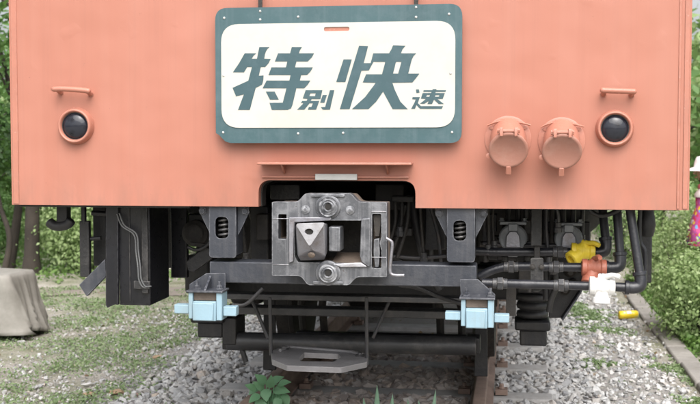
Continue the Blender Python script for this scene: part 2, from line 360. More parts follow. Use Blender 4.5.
# bare earth path crossing the wood's edge at the left, behind the train
mb = MB(); pts = []
for i in range(60):
    x = -16 + i * .25; y = 6.55 + .25 * math.sin(x * .5) + (x + 4) * .10
    for k in range(5):
        yy = y + (k - 2) * .17 + .05 * mnoise.noise(Vector((x * 3, k, 0)))
        pts.append((x, yy, hgt(x, yy) + .006 + .012 * (1 - abs(k - 2) / 2)))
mb.v = pts; mb.f = [(i * 5 + k, (i + 1) * 5 + k, (i + 1) * 5 + k + 1, i * 5 + k + 1) for i in range(59) for k in range(4)]
struct(build(mb, 'path', M['path'], smooth=180))

# ---- rails and sleepers
RX = .5335 + .032; RTOP = .16
def rail(cx, label):
    t = thing('rail', label, 'rail', (cx, 0, 0), 'the two running rails under the train')
    prof = rpoly([(-.0325, .160), (.0325, .160), (.0325, .128), (.008, .116), (.008, .034), (.062, .020), (.062, .008), (-.062, .008), (-.062, .020), (-.008, .034), (-.008, .116), (-.0325, .128)], [.01, .01, .006, .01, .02, .004, 0, 0, .004, .02, .01, .006], 3)
    b = MB().prism([(cx + a, z) for a, z in prof], -1.2, 26)
    build(b, 'rail_bar', M['rail'], t)
    return t
SLY = [1.06 + .765 * k for k in range(-2, 14)]
railL = rail(-RX, 'rusty rail at the left with a broad-leaved weed beside it')
railR = rail(RX, 'rusty rail at the right, under the right pale cyan block')
for t, cx in ((railL, -RX), (railR, RX)):
    for y in SLY:
        for s in (-1, 1):
            b = MB().box(cx + s * .105 - .035, cx + s * .105 + .035, y - .045, y + .045, .004, .034)
            b.bolt((cx + s * .105, y, .034), (0, 0, 1), .014, .028)
            build(b, 'rail_clip', M['rail'], t, .006)
sl_names = ['nearest', 'second nearest', 'third']
sleeper_me = None
for i, y in enumerate(SLY):
    lab = 'grey concrete sleeper among the ballast under the train'
    if abs(y - 1.825) < .05: lab = 'grey concrete sleeper nearest the bottom edge, between the rails'
    elif abs(y - 2.59) < .05: lab = 'grey concrete sleeper end just beyond the nearest sleeper, right of the right rail'
    if sleeper_me is None:
        b = MB().prism(rpoly([(-.105, -.13), (.105, -.13), (.088, .010), (-.088, .010)], .012, 3), -.96, .96, axis='x')
        o = build(b, 'sleeper', M['sleeper'], None, .006); sleeper_me = o
    else:
        o = sleeper_me.copy(); COL.objects.link(o)
    o.location = (random.uniform(-.015, .015), y, random.uniform(-.012, .002)); o.rotation_euler.z = random.uniform(-.012, .012)
    tag(o, lab, 'sleeper', 'sleepers under the train')

# ---- ballast: every stone is a little convex rock
def rock_proto(seed, n=13):
    rr = random.Random(seed); bm = bmesh.new()
    for k in range(n):
        v = Vector((rr.gauss(0, 1), rr.gauss(0, 1), rr.gauss(0, 1))).normalized() * rr.uniform(.78, 1.08)
        bm.verts.new((v.x * 1.0, v.y * .78, v.z * .62))
    r = bmesh.ops.convex_hull(bm, input=bm.verts)
    bmesh.ops.delete(bm, geom=[g for g in r['geom_interior'] if isinstance(g, bmesh.types.BMVert)], context='VERTS')
    bmesh.ops.recalc_face_normals(bm, faces=bm.faces); bm.verts.index_update()
    vs = np.array([v.co[:] for v in bm.verts]); fs = [tuple(v.index for v in f.verts) for f in bm.faces]
    bm.free(); return vs, fs
PROTO = [rock_proto(100 + k, 11 + k % 5) for k in range(10)]; PEB = [rock_proto(200 + k, 7) for k in range(8)]
def rot_xyz(a, b, c):
    return np.array(Matrix.Rotation(a, 3, 'X') @ Matrix.Rotation(b, 3, 'Y') @ Matrix.Rotation(c, 3, 'Z'))
stones = []                                            # (x, y, z, size, rust)
def on_wood(x, y):                                      # on a sleeper top or a rail
    if abs(abs(x) - RX) < .085: return True
    return abs(x) < .97 and min(abs(y - s) for s in SLY) < .098
def scatter(n, x0, x1, y0, y1, s0, s1, keep, lift=.25):
    for _ in range(n):
        x = random.uniform(x0, x1); y = random.uniform(y0, y1)
        if on_wood(x, y) or random.random() > keep(x, y): continue
        s = random.uniform(s0, s1) * random.choice((.8, 1, 1, 1.25))
        stones.append((x, y, hgt(x, y) + s * lift + random.uniform(-.004, .018), s, 1 if abs(x) < .5 else 0))
def shoulder(x, y):
    return 1 - .93 * sstep(1.05, 1.75, -x) - .55 * sstep(1.2, 1.75, x)
scatter(4300, -.50, .50, .5, 3.4, .028, .050, lambda x, y: 1)
scatter(4500, -1.5, -.62, .6, 5.4, .018, .037, shoulder)
scatter(4700, .62, 1.25, .6, 6.4, .018, .035, lambda x, y: 1 - .6 * sstep(.95, 1.25, x))
scatter(3600, .95, 1.75, 1.2, 7, .012, .026, lambda x, y: 1 - .5 * sstep(1.2, 1.75, x), .15)
scatter(8000, -3.5, -1.05, .9, 5.4, .006, .020, lambda x, y: .25 + .75 * sstep(-3.2, -1.4, x), .1)
scatter(1500, 1.1, 1.9, 1, 6, .009, .018, lambda x, y: .8, .1)
# the largest in view become stones of their own, the rest one mass
vis = []
for i, (x, y, z, s, r) in enumerate(stones):
    px, py, k = project(x, y, z)
    if 0 < px < 700 and 318 < py < 404: vis.append((s / k, i))
    elif 0 < px < 700 and 404 <= py < 412: vis.append((s / k * .6, i))
vis.sort(reverse=True); single = set(i for _, i in vis[:290])
bed_pts = []
mb = MB(); nx, ny = 40, 60
for j in range(ny + 1):
    for i in range(nx + 1):
        x = -1.7 + 3.4 * i / nx; y = -1.1 + 9.0 * j / ny
        mb.v.append((x, y, hgt(x, y) + .006 * sstep(1.68, 1.3, abs(x)) + .004))
mb.f = [(j * (nx + 1) + i, j * (nx + 1) + i + 1, (j + 1) * (nx + 1) + i + 1, (j + 1) * (nx + 1) + i) for j in range(ny) for i in range(nx)]
m = NT('fine_ballast_grit'); v = m.n('ShaderNodeTexVoronoi'); v.inputs['Scale'].default_value = 55; m.l(m.pos(), v.inputs['Vector'])
g1 = m.noise(5, 5); cc = m.mix(.75, v.outputs['Color'], (.5, .5, .5)); 
m.set(color=m.mix(.9, cc, m.mix(g1, (.19, .18, .165), (.32, .30, .27))), rough=.95); m.bump(v.outputs['Distance'], .9, .012); M['grit'] = m.m
bed = struct(build(mb, 'ballast_bed', M['grit'], smooth=180))
pm = []
for k, (vsn, fs) in enumerate(PROTO):
    for mt in ('stone', 'stone_rust'):
        me = bpy.data.meshes.new('stone'); me.from_pydata([tuple(p) for p in vsn], [], fs); me.materials.append(M[mt]); pm.append(me)
V, F, MI = [], [], []; off = 0
for i, (x, y, z, s, r) in enumerate(stones):
    a, b, c_ = random.uniform(-.6, .6), random.uniform(-.6, .6), random.uniform(0, 6.283); k = random.randrange(10)
    if i in single:
        o = bpy.data.objects.new('stone', pm[k * 2 + r]); COL.objects.link(o); o.parent = bed
        o.location = (x, y, z); o.rotation_euler = (a, b, c_); o.scale = (s, s, s); continue
    vsn, fs = PROTO[k] if s > .021 else PEB[k % 8]; q = (vsn * s) @ rot_xyz(a, b, c_).T + np.array((x, y, z))
    V.append(q); F += [tuple(t + off for t in f) for f in fs]; MI += [r] * len(fs); off += len(q)
me = bpy.data.meshes.new('loose_ballast'); me.from_pydata(np.concatenate(V).tolist(), [], F)
me.materials.append(M['stone']); me.materials.append(M['stone_rust']); me.polygons.foreach_set('material_index', MI)
o = bpy.data.objects.new('loose_ballast', me); COL.objects.link(o); o.parent = bed; o['kind'] = 'stuff'
# a few larger pebbles lying at the left
for px, py, s, mt, lab in ((118, 397, .062, 'pebble_tan', 'flat tan stone lying at the bottom edge left of the track'), (90, 396, .050, 'pebble_tan', 'small tan stone left of the flat tan stone'),
                       (87, 383, .040, 'pebble_white', 'white stone lying in the weeds near the bottom left'), (133, 401, .045, 'pebble_rose', 'rounded brownish stone right of the flat tan stone'),
                       (158, 358, .040, 'pebble_tan', 'small brown stone below the hanging black box'), (203, 354, .050, 'pebble_white', 'pale stone on the gravel below the left cyan block')):
    x, y = PG(px, py, -.06); vsn, fs = PROTO[random.randrange(10)]
    b = MB().add([(x + p[0] * s * 1.15, y + p[1] * s, hgt(x, y) + .012 + p[2] * s * .75) for p in vsn], fs)
    o = build(b, 'large_stone', M[mt], None, s * .12, 60, (x, y, hgt(x, y)), 3); tag(o, lab, 'stone')

# ---- kerb of concrete blocks at the right
ka, kb = Vector(PG(701, 392, -.04)), Vector(PG(633, 304, -.04)); kd = (kb - ka).normalized(); kn = Vector((kd.y, -kd.x))
def kerbx(y): return ka.x + kd.x / kd.y * (y - ka.y)             # inner edge of the kerb
kerb = thing('kerb', 'row of worn grey concrete kerb blocks between gravel and hedge', 'kerb', (ka.x, ka.y, -.05))
t_ = -2.2
while t_ < 4.4:
    L = random.uniform(.50, .72); q = ka + kd * t_ + kn * random.uniform(-.012, .012); z = -.035 + random.uniform(-.012, .012); tw = random.uniform(-.012, .012)
    e1 = kd * (L - .012); e2 = kn * .15 + kd * tw; pl = [q, q + e1, q + e1 + e2, q + e2]
    build(MB().prism([tuple(p) for p in pl], -.3, z, axis='z'), 'kerb_block', M['concrete'], kerb, .014); t_ += L

# ================================================================== the train carriage
FZ = P(350, 207.5, 0)[1]                              # bottom edge of the coral front
train = thing('train_carriage', 'coral orange commuter train carriage with a boxy flat front and black underframe', 'train', (0, 0, RTOP))
T = train
# ---- front sheet with the coupler opening, side walls, roof
nl, nr, ntop = P(258.5, 195, 0)[0], P(415.5, 195, 0)[0], P(337, 180.5, 0)[1]
face = [(-1.4, FZ), (nl, FZ), (nl, ntop), (nr, ntop), (nr, FZ), (1.4, FZ), (1.4, 3.25), (1.05, 3.55), (.5, 3.68), (-.5, 3.68), (-1.05, 3.55), (-1.4, 3.25)]
face = rpoly(face, [0, 0, .06, .06, 0, 0, .2, .3, .5, .5, .3, .2], 6)
wins = [rpoly(rect(a, b_, 2.32, 3.02), .06, 4) for a, b_ in ((-1.18, -.46), (-.36, .36), (.46, 1.18))]
body = build(MB().prism(face, 0, .045, wins), 'front_panel', M['coral'], T, .010, 30, seg=3)
for q in wins:
    build(MB().prism([(p[0], p[1]) for p in q], .018, .028), 'windscreen', M['glass'], body)
for s in (-1, 1):
    b = MB().box(min(s * 1.4, s * 1.36), max(s * 1.4, s * 1.36), .046, 19.5, FZ + .002, 3.25)
    build(b, 'side_panel', M['coral'], T, .004)
rf = rpoly([(-1.4, 3.2501), (-1.05, 3.55), (-.5, 3.68), (.5, 3.68), (1.05, 3.55), (1.4, 3.2501)], [0, .3, .5, .5, .3, 0], 6)
build(MB().prism(rf, .046, 19.5), 'roof', M['roof'], T)
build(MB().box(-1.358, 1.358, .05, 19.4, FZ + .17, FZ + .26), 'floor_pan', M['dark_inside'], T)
build(MB().box(-1.358, 1.358, 19.42, 19.5, FZ, 3.24), 'rear_wall', M['coral'], T)
# narrow corner mouldings at both edges of the front
for x0, x1 in ((-1.392, -1.366), (1.352, 1.362), (1.374, 1.394)):
    build(MB().box(x0, x1, -.0035, .001, FZ + .004, 3.2), 'corner_strip', M['coral_fit'], T, .003)
# ---- lip of the front sheet round the coupler opening
lip = rpoly([(nl, FZ), (nl, ntop), (nr, ntop), (nr, FZ)], [0, .06, .06, 0], 6)
inner = [((p[0] - (nl + nr) / 2) * .985 + (nl + nr) / 2, FZ + (p[1] - FZ) * .955) for p in lip]
build(MB().prism(lip + inner[::-1], .046, .12), 'opening_rim', M['grime'], T)

# ---- step ledge over the opening
st = node('step_ledge', T)
xl, xr = P(257, 164, -.08)[0], P(411.5, 164, -.08)[0]; zt = P(335, 162.5, -.085)[1]
b = MB().box(xl, xr, -.085, .0, zt - .010, zt)
build(b, 'tread', M['coral_fit'], st, .003)
zb = P(335, 179, -.02)[1]
for px in (283, 387):
    x = P(px, 170, -.04)[0]
    build(MB().prism([(-.072, zt - .011), (-.001, zt - .011), (-.001, zb + .02), (-.012, zb + .02)], x - .004, x + .004, axis='x'), 'gusset', M['coral_fit'], st, .0015)
build(MB().box(P(262, 177, 0)[0], P(409, 177, 0)[0], -.012, -.0005, zb + .004, zb + .012), 'lower_strip', M['coral_fit'], st, .002)
a = P(315, 180, -.025); c_ = P(357, 174, -.025)
build(MB().box(a[0], c_[0], -.025, -.013, a[1], c_[1]), 'data_plate', M['plate_light'], st, .002)

# ---- tail lights and handles
for cx, cy, ro, rl, ox in ((75, 126, 17.0, 12.8, -.6), (615, 128.5, 18.6, 14.0, 1.5)):
    Y = -.02; x, z = P(cx, cy, Y); k = P(cx + 1, cy, Y)[0] - x
    t = node('tail_light', T); r0, r1 = ro * k, rl * k
    ring = [(r1 * 1.0, .0)] + [(r1 + (r0 - r1) * (0.5 - .5 * math.cos(a)), .012 + .024 * math.sin(a)) for a in np.linspace(.15, math.pi * .92, 9)] + [(r0 * 1.05, 0.0)]
    build(MB().lathe(ring, (x, .001, z), (0, -1, 0), 40), 'bezel', M['coral_fit'], t, 0, 60)
    dome = [(r1 * 1.04 * math.cos(a), .008 + .030 * math.sin(a)) for a in np.linspace(0, math.pi / 2, 9)]
    build(MB().lathe(dome, (x, .001, z), (0, -1, 0), 36), 'lens', M['lens'], t, 0, 60)
    build(MB().lathe([(r1 * 1.02, .006), (r1 * 1.02, .020), (r1 * .96, .020), (r1 * .96, .006)], (x, .0, z), (0, -1, 0), 36), 'rubber_seal', M['rubber'], t, 0, 60)
for x0, y0, x1, y1, bend in ((51.5, 89.3, 90.5, 91.3, .004), (600, 90.2, 636.5, 91.6, 0)):
    Y = -.048; a = Vector(P3(x0, y0, Y)); b_ = Vector(P3(x1, y1, Y)); md = (a + b_) / 2 + Vector((0, 0, bend))
    h = node('hand_grip', T)
    path = smooth_path([a, a.lerp(md, .5) + Vector((0, 0, bend * .4)), md, md.lerp(b_, .6) + Vector((0, 0, bend * .3)), b_], 5)
    rr = [.0112] * len(path); rr[0] = rr[-1] = .006
    build(MB().tube(path, rr, 10), 'bar', M['coral_fit'], h, 0, 60)
    for f in (.12, .9):
        q = a.lerp(b_, f) + Vector((0, .002, bend * .5))
        build(MB().tube([q, (q.x, .001, q.z - .012)], [.008, .012], 8).lathe([(.013, 0), (.012, .004)], (q.x, .001, q.z - .012), (0, -1, 0), 14), 'standoff', M['coral_fit'], h)
# small dents / blanked bolt heads on the front
# ---- jumper sockets on the front
for cx, cy in ((508.5, 149), (562, 150.5)):
    js = node('jumper_socket', T); x, z = P(cx, cy, -.13); fx, fz = P(cx - .5, cy - 10, 0)
    build(MB().lathe([(.092, 0), (.092, .006), (.083, .009), (.05, .009)], (fx, .001, fz), (0, -1, 0), 36), 'flange', M['coral_fit'], js, 0, 50)
    tl = R(27); d = Vector((0, -math.cos(tl), -math.sin(tl))); upv = Vector((0, -math.sin(tl), math.cos(tl)))
    end = Vector((x, -.12, z)); beg = Vector((fx, .0, fz + .016))
    ax = (end - beg).normalized(); L = (end - beg).length
    build(MB().lathe([(.066, -.02), (.071, L * .35), (.071, L * .8), (.066, L - .004)], beg, ax, 32), 'housing', M['coral_fit'], js, 0, 50)
    build(MB().lathe([(.074, 0), (.0765, .003), (.0765, .010), (.074, .013), (.066, .014), (.064, .0125)], end, d, 36), 'cover', M['coral_cover'], js, 0, 50)
    hg = end + upv * .080 + d * .004
    b = MB().tube([hg + Vector((-.034, 0, 0)), hg + Vector((.034, 0, 0))], .0075, 10)
    build(b, 'hinge_pin', M['coral_fit'], js)
    for s in (-1, 1):
        q = hg + Vector((s * .028, 0, 0)); b = MB()
        b.prism(rpoly([(q.y - .016, q.z - .022), (q.y + .05, q.z - .022), (q.y + .04, q.z + .014), (q.y - .012, q.z + .014)], .006, 3), q.x - .006, q.x + .006, axis='x')
        build(b, 'hinge_lug', M['coral_fit'], js, .002)
        build(MB().bolt(q + Vector((s * .006, 0, 0)), (s, 0, 0), .009, .010), 'hinge_nut', M['coral_fit'], js)
        build(MB().bolt((fx + s * .066, -.005, fz + .045), (0, -1, 0), .008, .007), 'flange_bolt', M['coral_fit'], js)
        build(MB().bolt((fx + s * .066, -.005, fz - .052), (0, -1, 0), .008, .007), 'flange_bolt', M['coral_fit'], js)
    q = end - upv * .083 + d * .007
    b = MB().tube([q + upv * .014, q - upv * .022], [.013, .0165], 4)
    build(b, 'latch_tab', M['coral_fit'], js, .003)
    q = end + upv * -.03 + Vector((-.077, 0, 0))
    build(MB().lathe([(.010, 0), (.010, .014), (.006, .016)], q + Vector((0, .01, 0)), (0, -1, 0), 10), 'latch_bolt', M['coral_fit'], js)
    g = [P3(cx - 21 + dx, cy - 26.5 + dy, -.022) for dx, dy in ((0, 3), (7, .2), (16, -1.6), (25, -.4), (34, .6), (43, 2.6))]
    build(MB().tube(smooth_path(g, 5), .0038, 6), 'drip_bead', M['coral_fit'], js, 0, 60)

# ---- coupler
cp = node('coupler', T); CY = -.20
def cpx(pts): return PP([(260 + a / 3.675, 185 + b / 3.675) for a, b in pts], CY)
outl = cpx([(44, 62), (138, 62), (166, 31), (334, 31), (362, 62), (466, 64), (466, 338), (356, 338), (326, 368), (176, 368), (150, 334), (44, 334)])
outl = rpoly(outl, [.006, .03, .02, .02, .03, .006, .006, .03, .02, .02, .03, .006], 4)
slotL = rpoly(cpx([(67, 107), (98, 107), (98, 199), (67, 199)]), .004, 2)
mainh = rpoly(cpx([(128, 138), (258, 130), (384, 130), (372, 150), (370, 262), (396, 288), (140, 284), (128, 262)]), .008, 3)
slotR = rpoly(cpx([(412, 106), (446, 106), (446, 190), (440, 215), (446, 240), (446, 306), (410, 306)]), .005, 2)
build(MB().prism(outl, CY, CY + .055, [slotL, mainh, slotR]), 'head_plate', M['steel'], cp, .0035)
# raised frame on the head plate: upper and lower bands, thick rims round the openings
for bx, by in ((251, 80), (251, 323)):
    x, z = P(260 + bx / 3.675, 185 + by / 3.675, CY); build(MB().lathe([(.050, 0), (.048, .006), (.040, .010)], (x, CY - .0005, z), (0, -1, 0), 36), 'boss_pad', M['steel'], cp, 0, 40)
for x0_, x1_, y0_, y1_ in ((188, 312, 34, 44), (196, 306, 354, 364)):
    q = cpx([(x0_, y1_), (x1_, y0_)]); build(MB().box(q[0][0], q[1][0], CY - .008, CY - .0005, q[0][1], q[1][1]), 'boss_rib', M['steel'], cp, .003)
rim = cpx([(108, 118), (262, 118), (262, 130), (128, 136), (124, 280), (108, 286)])
build(MB().prism(rim, CY - .010, CY - .0005), 'left_rim', M['steel_worn'], cp, .003)
build(MB().prism(rpoly(cpx([(374, 122), (408, 120), (406, 306), (374, 282), (368, 262), (372, 150)]), .006, 2), CY - .012, CY - .0005), 'right_cheek', M['steel'], cp, .004)
build(MB().prism(cpx([(262, 290), (372, 284), (396, 300), (300, 302)]), CY - .010, CY - .0005), 'sill_edge', M['steel_bright'], cp, .003)
for zz_ in (122, 290):
    q = cpx([(46, zz_), (106, zz_ + 3)]); build(MB().box(q[0][0], q[1][0], CY - .003, CY - .0005, q[1][1], q[0][1]), 'weld_line', M['steel_worn'], cp, .001)
    q = cpx([(410, zz_ - 26), (464, zz_ - 23)]); build(MB().box(q[0][0], q[1][0], CY - .003, CY - .0005, q[1][1], q[0][1]), 'weld_line', M['steel_worn'], cp, .001)
# hollow block behind the plate and the shank
o_b = [((p[0] - P(331, 240, CY)[0]) * .96 + P(331, 240, CY)[0], (p[1] - P(331, 240, CY)[1]) * .96 + P(331, 240, CY)[1]) for p in outl]
build(MB().prism(o_b, CY + .056, CY + .20, [slotL, mainh]), 'head_block', M['rust_inner'], cp)
pa, pb = P(285, 215, .1), P(372, 268, .1)
build(MB().box(pa[0], pb[0], .03, 1.1, pb[1], pa[1]), 'shank', M['grime'], cp, .01)
# inner floor of the socket
a = cpx([(262, 278), (392, 296)])
build(MB().add([(*(cpx([(262, 262)])[0][:1]), CY + .16, cpx([(262, 262)])[0][1]), (cpx([(372, 262)])[0][0], CY + .16, cpx([(372, 262)])[0][1]),
                (cpx([(392, 290)])[0][0], CY + .002, cpx([(392, 290)])[0][1]), (cpx([(262, 284)])[0][0], CY + .002, cpx([(262, 284)])[0][1])], [(0, 1, 2, 3)]), 'socket_floor', M['rust_inner'], cp)
# projecting cone: triangular nose flaring back to the plate
def q3(a, b, Y):
    x, z = P(260 + a / 3.675, 185 + b / 3.675, Y); return Vector((x, Y, z))
N = CY - .10
tri = [q3(131, 146, N), q3(238, 142, N), q3(182, 224, N)]
base = [q3(138, 142, CY + .05), q3(250, 140, CY + .05), q3(252, 236, CY + .03), q3(236, 276, CY), q3(150, 280, CY), q3(136, 250, CY + .03)]
low = [q3(140, 262, CY - .05), q3(190, 240, CY - .075), q3(240, 262, CY - .05)]
b = MB()
vv = tri + base + low
# front triangle with a hole is a separate plate; body closes round it
b.add(vv, [(0, 1, 4, 3), (1, 5, 4), (1, 2, 10, 11), (1, 11, 5), (11, 6, 5), (11, 10, 7, 6), (10, 9, 7), (9, 8, 7), (2, 0, 9, 10), (0, 3, 8, 9), (3, 4, 5, 6, 7, 8), (0, 2, 1)])
build(b, 'cone', M['steel_worn'], cp, .006, 30)
t2 = PP([(260 + a_ / 3.675, 185 + b_ / 3.675) for a_, b_ in ((129, 142), (241, 138), (182, 228))], N - .012)
hole = circ(*P(260 + 180 / 3.675, 185 + 172 / 3.675, N - .012), .0125, 16)
hole = [(p[0], (p[1])) for p in hole]
hc = P(260 + 180 / 3.675, 185 + 172 / 3.675, N - .012)
hole = [(hc[0] + (p[0] - hc[0]) * 1.35, hc[1] + (p[1] - hc[1]) * .95) for p in hole]
build(MB().prism(rpoly(t2, .008, 3), N - .012, N + .002, [hole]), 'cone_face', M['steel_bright'], cp, .0025)
build(MB().lathe([(.0135, 0), (.0135, .003)], (hc[0], N - .0015, hc[1]), (0, -1, 0), 16), 'hole_shade_disc', M['dark_inside'], cp)  # dark disc: shade inside the hole put into the colour
h2 = P(260 + 188 / 3.675, 185 + 258 / 3.675, CY - .07)
build(MB().lathe([(.015, 0), (.011, .006), (.004, .008)], (h2[0], CY - .062, h2[1]), (0, -.8, -.6), 14), 'cone_plug', M['rust_inner'], cp)
# centre divider
a = cpx([(256, 152), (298, 242)])
build(MB().box(a[0][0], a[1][0], CY - .025, CY + .08, a[1][1], a[0][1]), 'divider', M['steel'], cp, .004)
# air passage bosses and small bolts
for a_, b_ in ((251, 80), (251, 323)):
    x, z = P(260 + a_ / 3.675, 185 + b_ / 3.675, CY - .02)
    build(MB().lathe([(.0375, 0.01), (.0375, .012), (.034, .009), (.031, .009), (.031, .013), (.026, .015), (.024, .012), (.021, .012), (.021, .016), (.0175, .018), (.0165, .014), (.0125, .010)], (x, CY - .0125, z), (0, -1, 0), 36), 'air_boss', M['steel'], cp, 0, 30)
    build(MB().lathe([(.0122, 0), (.0122, .0125)], (x, CY - .0135, z), (0, -1, 0), 18), 'port_shade_disc', M['dark_inside'], cp)  # solid dark disc, its colour stands for the shade in the air hole
for a_, b_ in ((168, 90), (332, 92)):
    x, z = P(260 + a_ / 3.675, 185 + b_ / 3.675, CY)
    build(MB().lathe([(.017, 0), (.017, .004), (.012, .005)], (x, CY - .0005, z), (0, -1, 0), 20).bolt((x, CY - .005, z), (0, -1, 0), .0085, .010), 'bolt', M['steel'], cp)
# locking lever in the right slot and the cranked release rod
a = cpx([(424, 196), (440, 300)])
build(MB().prism(rpoly(cpx([(418, 200), (438, 196), (440, 250), (436, 302), (422, 306), (416, 250)]), .006, 3), CY + .004, CY + .045), 'lock_lever', M['steel'], cp, .003)
build(MB().prism(rpoly(cpx([(414, 110), (444, 110), (436, 190), (420, 190)]), .004, 3), CY + .02, CY + .05), 'lock_link', M['grime'], cp)
rod = [P3(260 + a_ / 3.675, 185 + b_ / 3.675, CY - .02) for a_, b_ in ((464, 196), (478, 204), (486, 216), (482, 262), (478, 312), (484, 328), (500, 332), (530, 332))]
build(MB().tube(smooth_path(rod, 5), .0062, 9), 'release_rod', M['steel_worn'], cp, 0, 60)

# ---- cross beam and sprung end brackets
BY = .03
z0, z1 = P(343, 285, BY)[1], P(343, 263.5, BY)[1]; x0, x1 = P(209.5, 272, BY)[0], P(476.5, 276, BY)[0]
build(MB().box(x0, x1, BY, BY + .13, z0, z1), 'cross_beam', M['beam'], T, .005)
for bx0, bx1, by0, by1 in ((209, 236, 200, 257.5), (447, 475, 200, 262)):
    sb = node('spring_bracket', T); Y = .015
    xa, xb = P(bx0, 230, Y)[0], P(bx1, 230, Y)[0]; za, zb_ = P(bx0, by1, Y)[1], FZ + .12
    pl = rpoly([(xa, za), (xb, za), (xb, zb_), (xa, zb_)], [.014, .014, 0, 0], 4)
    s0, s1 = P(bx0 + 6.3, 238.5 + (by1 - 257.5) * .5, Y), P(bx0 + 19.3, 217 + (by1 - 257.5) * .8, Y)
    slot = rpoly([(s0[0], s0[1]), (s1[0], s0[1]), (s1[0], s1[1]), (s0[0], s1[1])], .024, 6)
    build(MB().prism(pl, Y, Y + .008, [slot]), 'front_plate', M['beam'], sb, .002)
    b = MB().box(xa, xa + .007, Y + .0085, Y + .12, za + .012, zb_).box(xb - .007, xb, Y + .0085, Y + .12, za + .012, zb_).box(xa + .008, xb - .008, Y + .0085, Y + .12, za + .002, za + .010)
    build(b, 'side_plates', M['beam'], sb)
    build(MB().box(xa + .008, xb - .008, Y + .105, Y + .118, za + .012, zb_), 'back_plate', M['dark_inside'], sb)
    cxs = (s0[0] + s1[0]) / 2; hel = [(cxs + .024 * math.cos(a), Y + .045 + .024 * math.sin(a), s0[1] - .02 + (s1[1] - s0[1] + .04) * a / (2 * math.pi * 6.5)) for a in np.linspace(0, 2 * math.pi * 6.5, 110)]
    build(MB().tube(hel, .0052, 7), 'coil_spring', M['dusty'], sb, 0, 60)
    build(MB().lathe([(.010, 0), (.010, s1[1] - s0[1] + .08)], (cxs, Y + .045, s0[1] - .04), (0, 0, 1), 10), 'spring_rod', M['grime'], sb)
    for s, xe in ((-1, xa), (1, xb)):
        g = [(xe + s * .001, FZ + .06), (xe + s * .052, FZ + .06), (xe + s * .048, FZ - .03), (xe + s * .001, FZ - .125)]
        build(MB().prism(g, Y + .03, Y + .038), 'gusset', M['beam'], sb, .001)
        build(MB().bolt((xe + s * .034, Y + .03, FZ - .022), (0, -1, 0), .012, .014), 'bolt', M['beam'], sb)

# ---- pale cyan blocks on their brackets
def cyan_block(x0, x1, yt, yb, br, arms, name_side):
    cb = node('guard_block', T); Y = -.10; xw = lambda p, Yq=Y: P(p, 300, Yq)[0]; zz = lambda p, Yq=Y: P((x0 + x1) / 2, p, Yq)[1]
    # black gusseted bracket
    build(MB().prism(PP(br, Y + .10), Y + .09, Y + .10), 'bracket_plate', M['beam'], cb, .0015)
    zt = zz(yt); xa, xb = xw(x0 - 1.5), xw(x1 + 1)
    build(MB().box(xa, xb, Y - .012, Y + .10, zt + .0005, zt + .008), 'bracket_flange', M['beam'], cb, .0015)
    fxs = [p[0] for p in PP(br, Y + .1)]; xm = (xw(x0) + xw(x1)) / 2; ztop = PP(br, Y + .1)[2][1]
    rib = [(Y + .088, zt + .009), (Y + .088, ztop - .012), (Y + .0, zt + .009)]
    xr_ = xm + (-.002 if name_side < 0 else .004)
    build(MB().prism(rib, xr_ - .004, xr_ + .004, axis='x'), 'rib', M['beam'], cb)
    for dx in (-.045, .050):
        build(MB().bolt((xm + dx, Y + .04, zt + .008), (0, 0, 1), .011, .016).lathe([(.006, .016), (.006, .034)], (xm + dx, Y + .04, zt + .008), (0, 0, 1), 8), 'bolt', M['beam'], cb)
    h = (yb - yt)
    z_ = lambda f: zz(yt + h * f)
    xa, xb = xw(x0), xw(x1)
    build(MB().box(xa, xa + .018, Y - .003, Y + .085, z_(.93), z_(0) - .0005), 'side_post', M['cyan'], cb, .003)
    build(MB().box(xb - .024, xb, Y - .003, Y + .085, z_(.97), z_(0) - .0005), 'side_post', M['cyan'], cb, .003)
    build(MB().box(xa + .019, xb - .025, Y + .012, Y + .08, z_(.30), z_(.0) - .001), 'rubber_pad', M['rust_inner'], cb, .002)
    build(MB().box(xa + .019, xb - .025, Y - .004, Y + .085, z_(1.0), z_(.30) - .001), 'core_block', M['cyan'], cb, .004)
    build(MB().box(xa + .020, xb - .034, Y - .014, Y - .0045, z_(.98), z_(.36)), 'front_pad', M['cyan'], cb, .004)
    for (p0, q0, p1, q1) in arms:
        e0, e1 = xw(p0), xw(p1)
        build(MB().box(e0, e1, Y + .008, Y + .055, zz(q1), zz(q0)), 'arm', M['cyan'], cb, .003)
    return cb
cyan_block(188.5, 222, 292.5, 321, [(190, 292), (226, 292), (226, 273), (207, 273), (190, 284)], [(173.5, 305.5, 188.1, 314.5), (222.4, 306.5, 235.5, 316)], -1)
cyan_block(461, 494, 299.5, 328.5, [(461, 299), (495, 299), (495, 294), (478, 279), (460, 279)], [(445, 313, 460.6, 321), (494.4, 314.5, 509.5, 322.5)], 1)

# ---- rods, tie bars and the slotted pick-up plate under the coupler
def bar(name, pts, Y, r, mat='rod', parent=T, flat=None, n=9):
    q = [P3(p[0], p[1], p[2] if len(p) > 2 else Y) for p in pts]
    if len(q) > 2: q = smooth_path(q, 5)
    return build(MB().tube(q, r, n), name, M[mat], parent, 0, 60)
build(MB().pbox(223, 296, 470, 301.5, .55, .10), 'tie_bar', M['dusty'], T, .004)
build(MB().pbox(225, 309, 470, 317, .78, .10), 'tie_bar', M['dusty'], T, .006)
bar('guard_pipe', [(228, 341), (476, 346)], 1.0, .047, 'dusty', n=18)
build(MB().pbox(222, 336, 234, 350, 1.02, .12), 'pipe_clamp', M['black'], T, .006)
build(MB().pbox(466, 338, 480, 354, 1.02, .12), 'pipe_clamp', M['black'], T, .006)
pk = node('pickup_plate', T); PZ = .47
def pg(pts, z): return [PG(a, b, z) for a, b in pts]
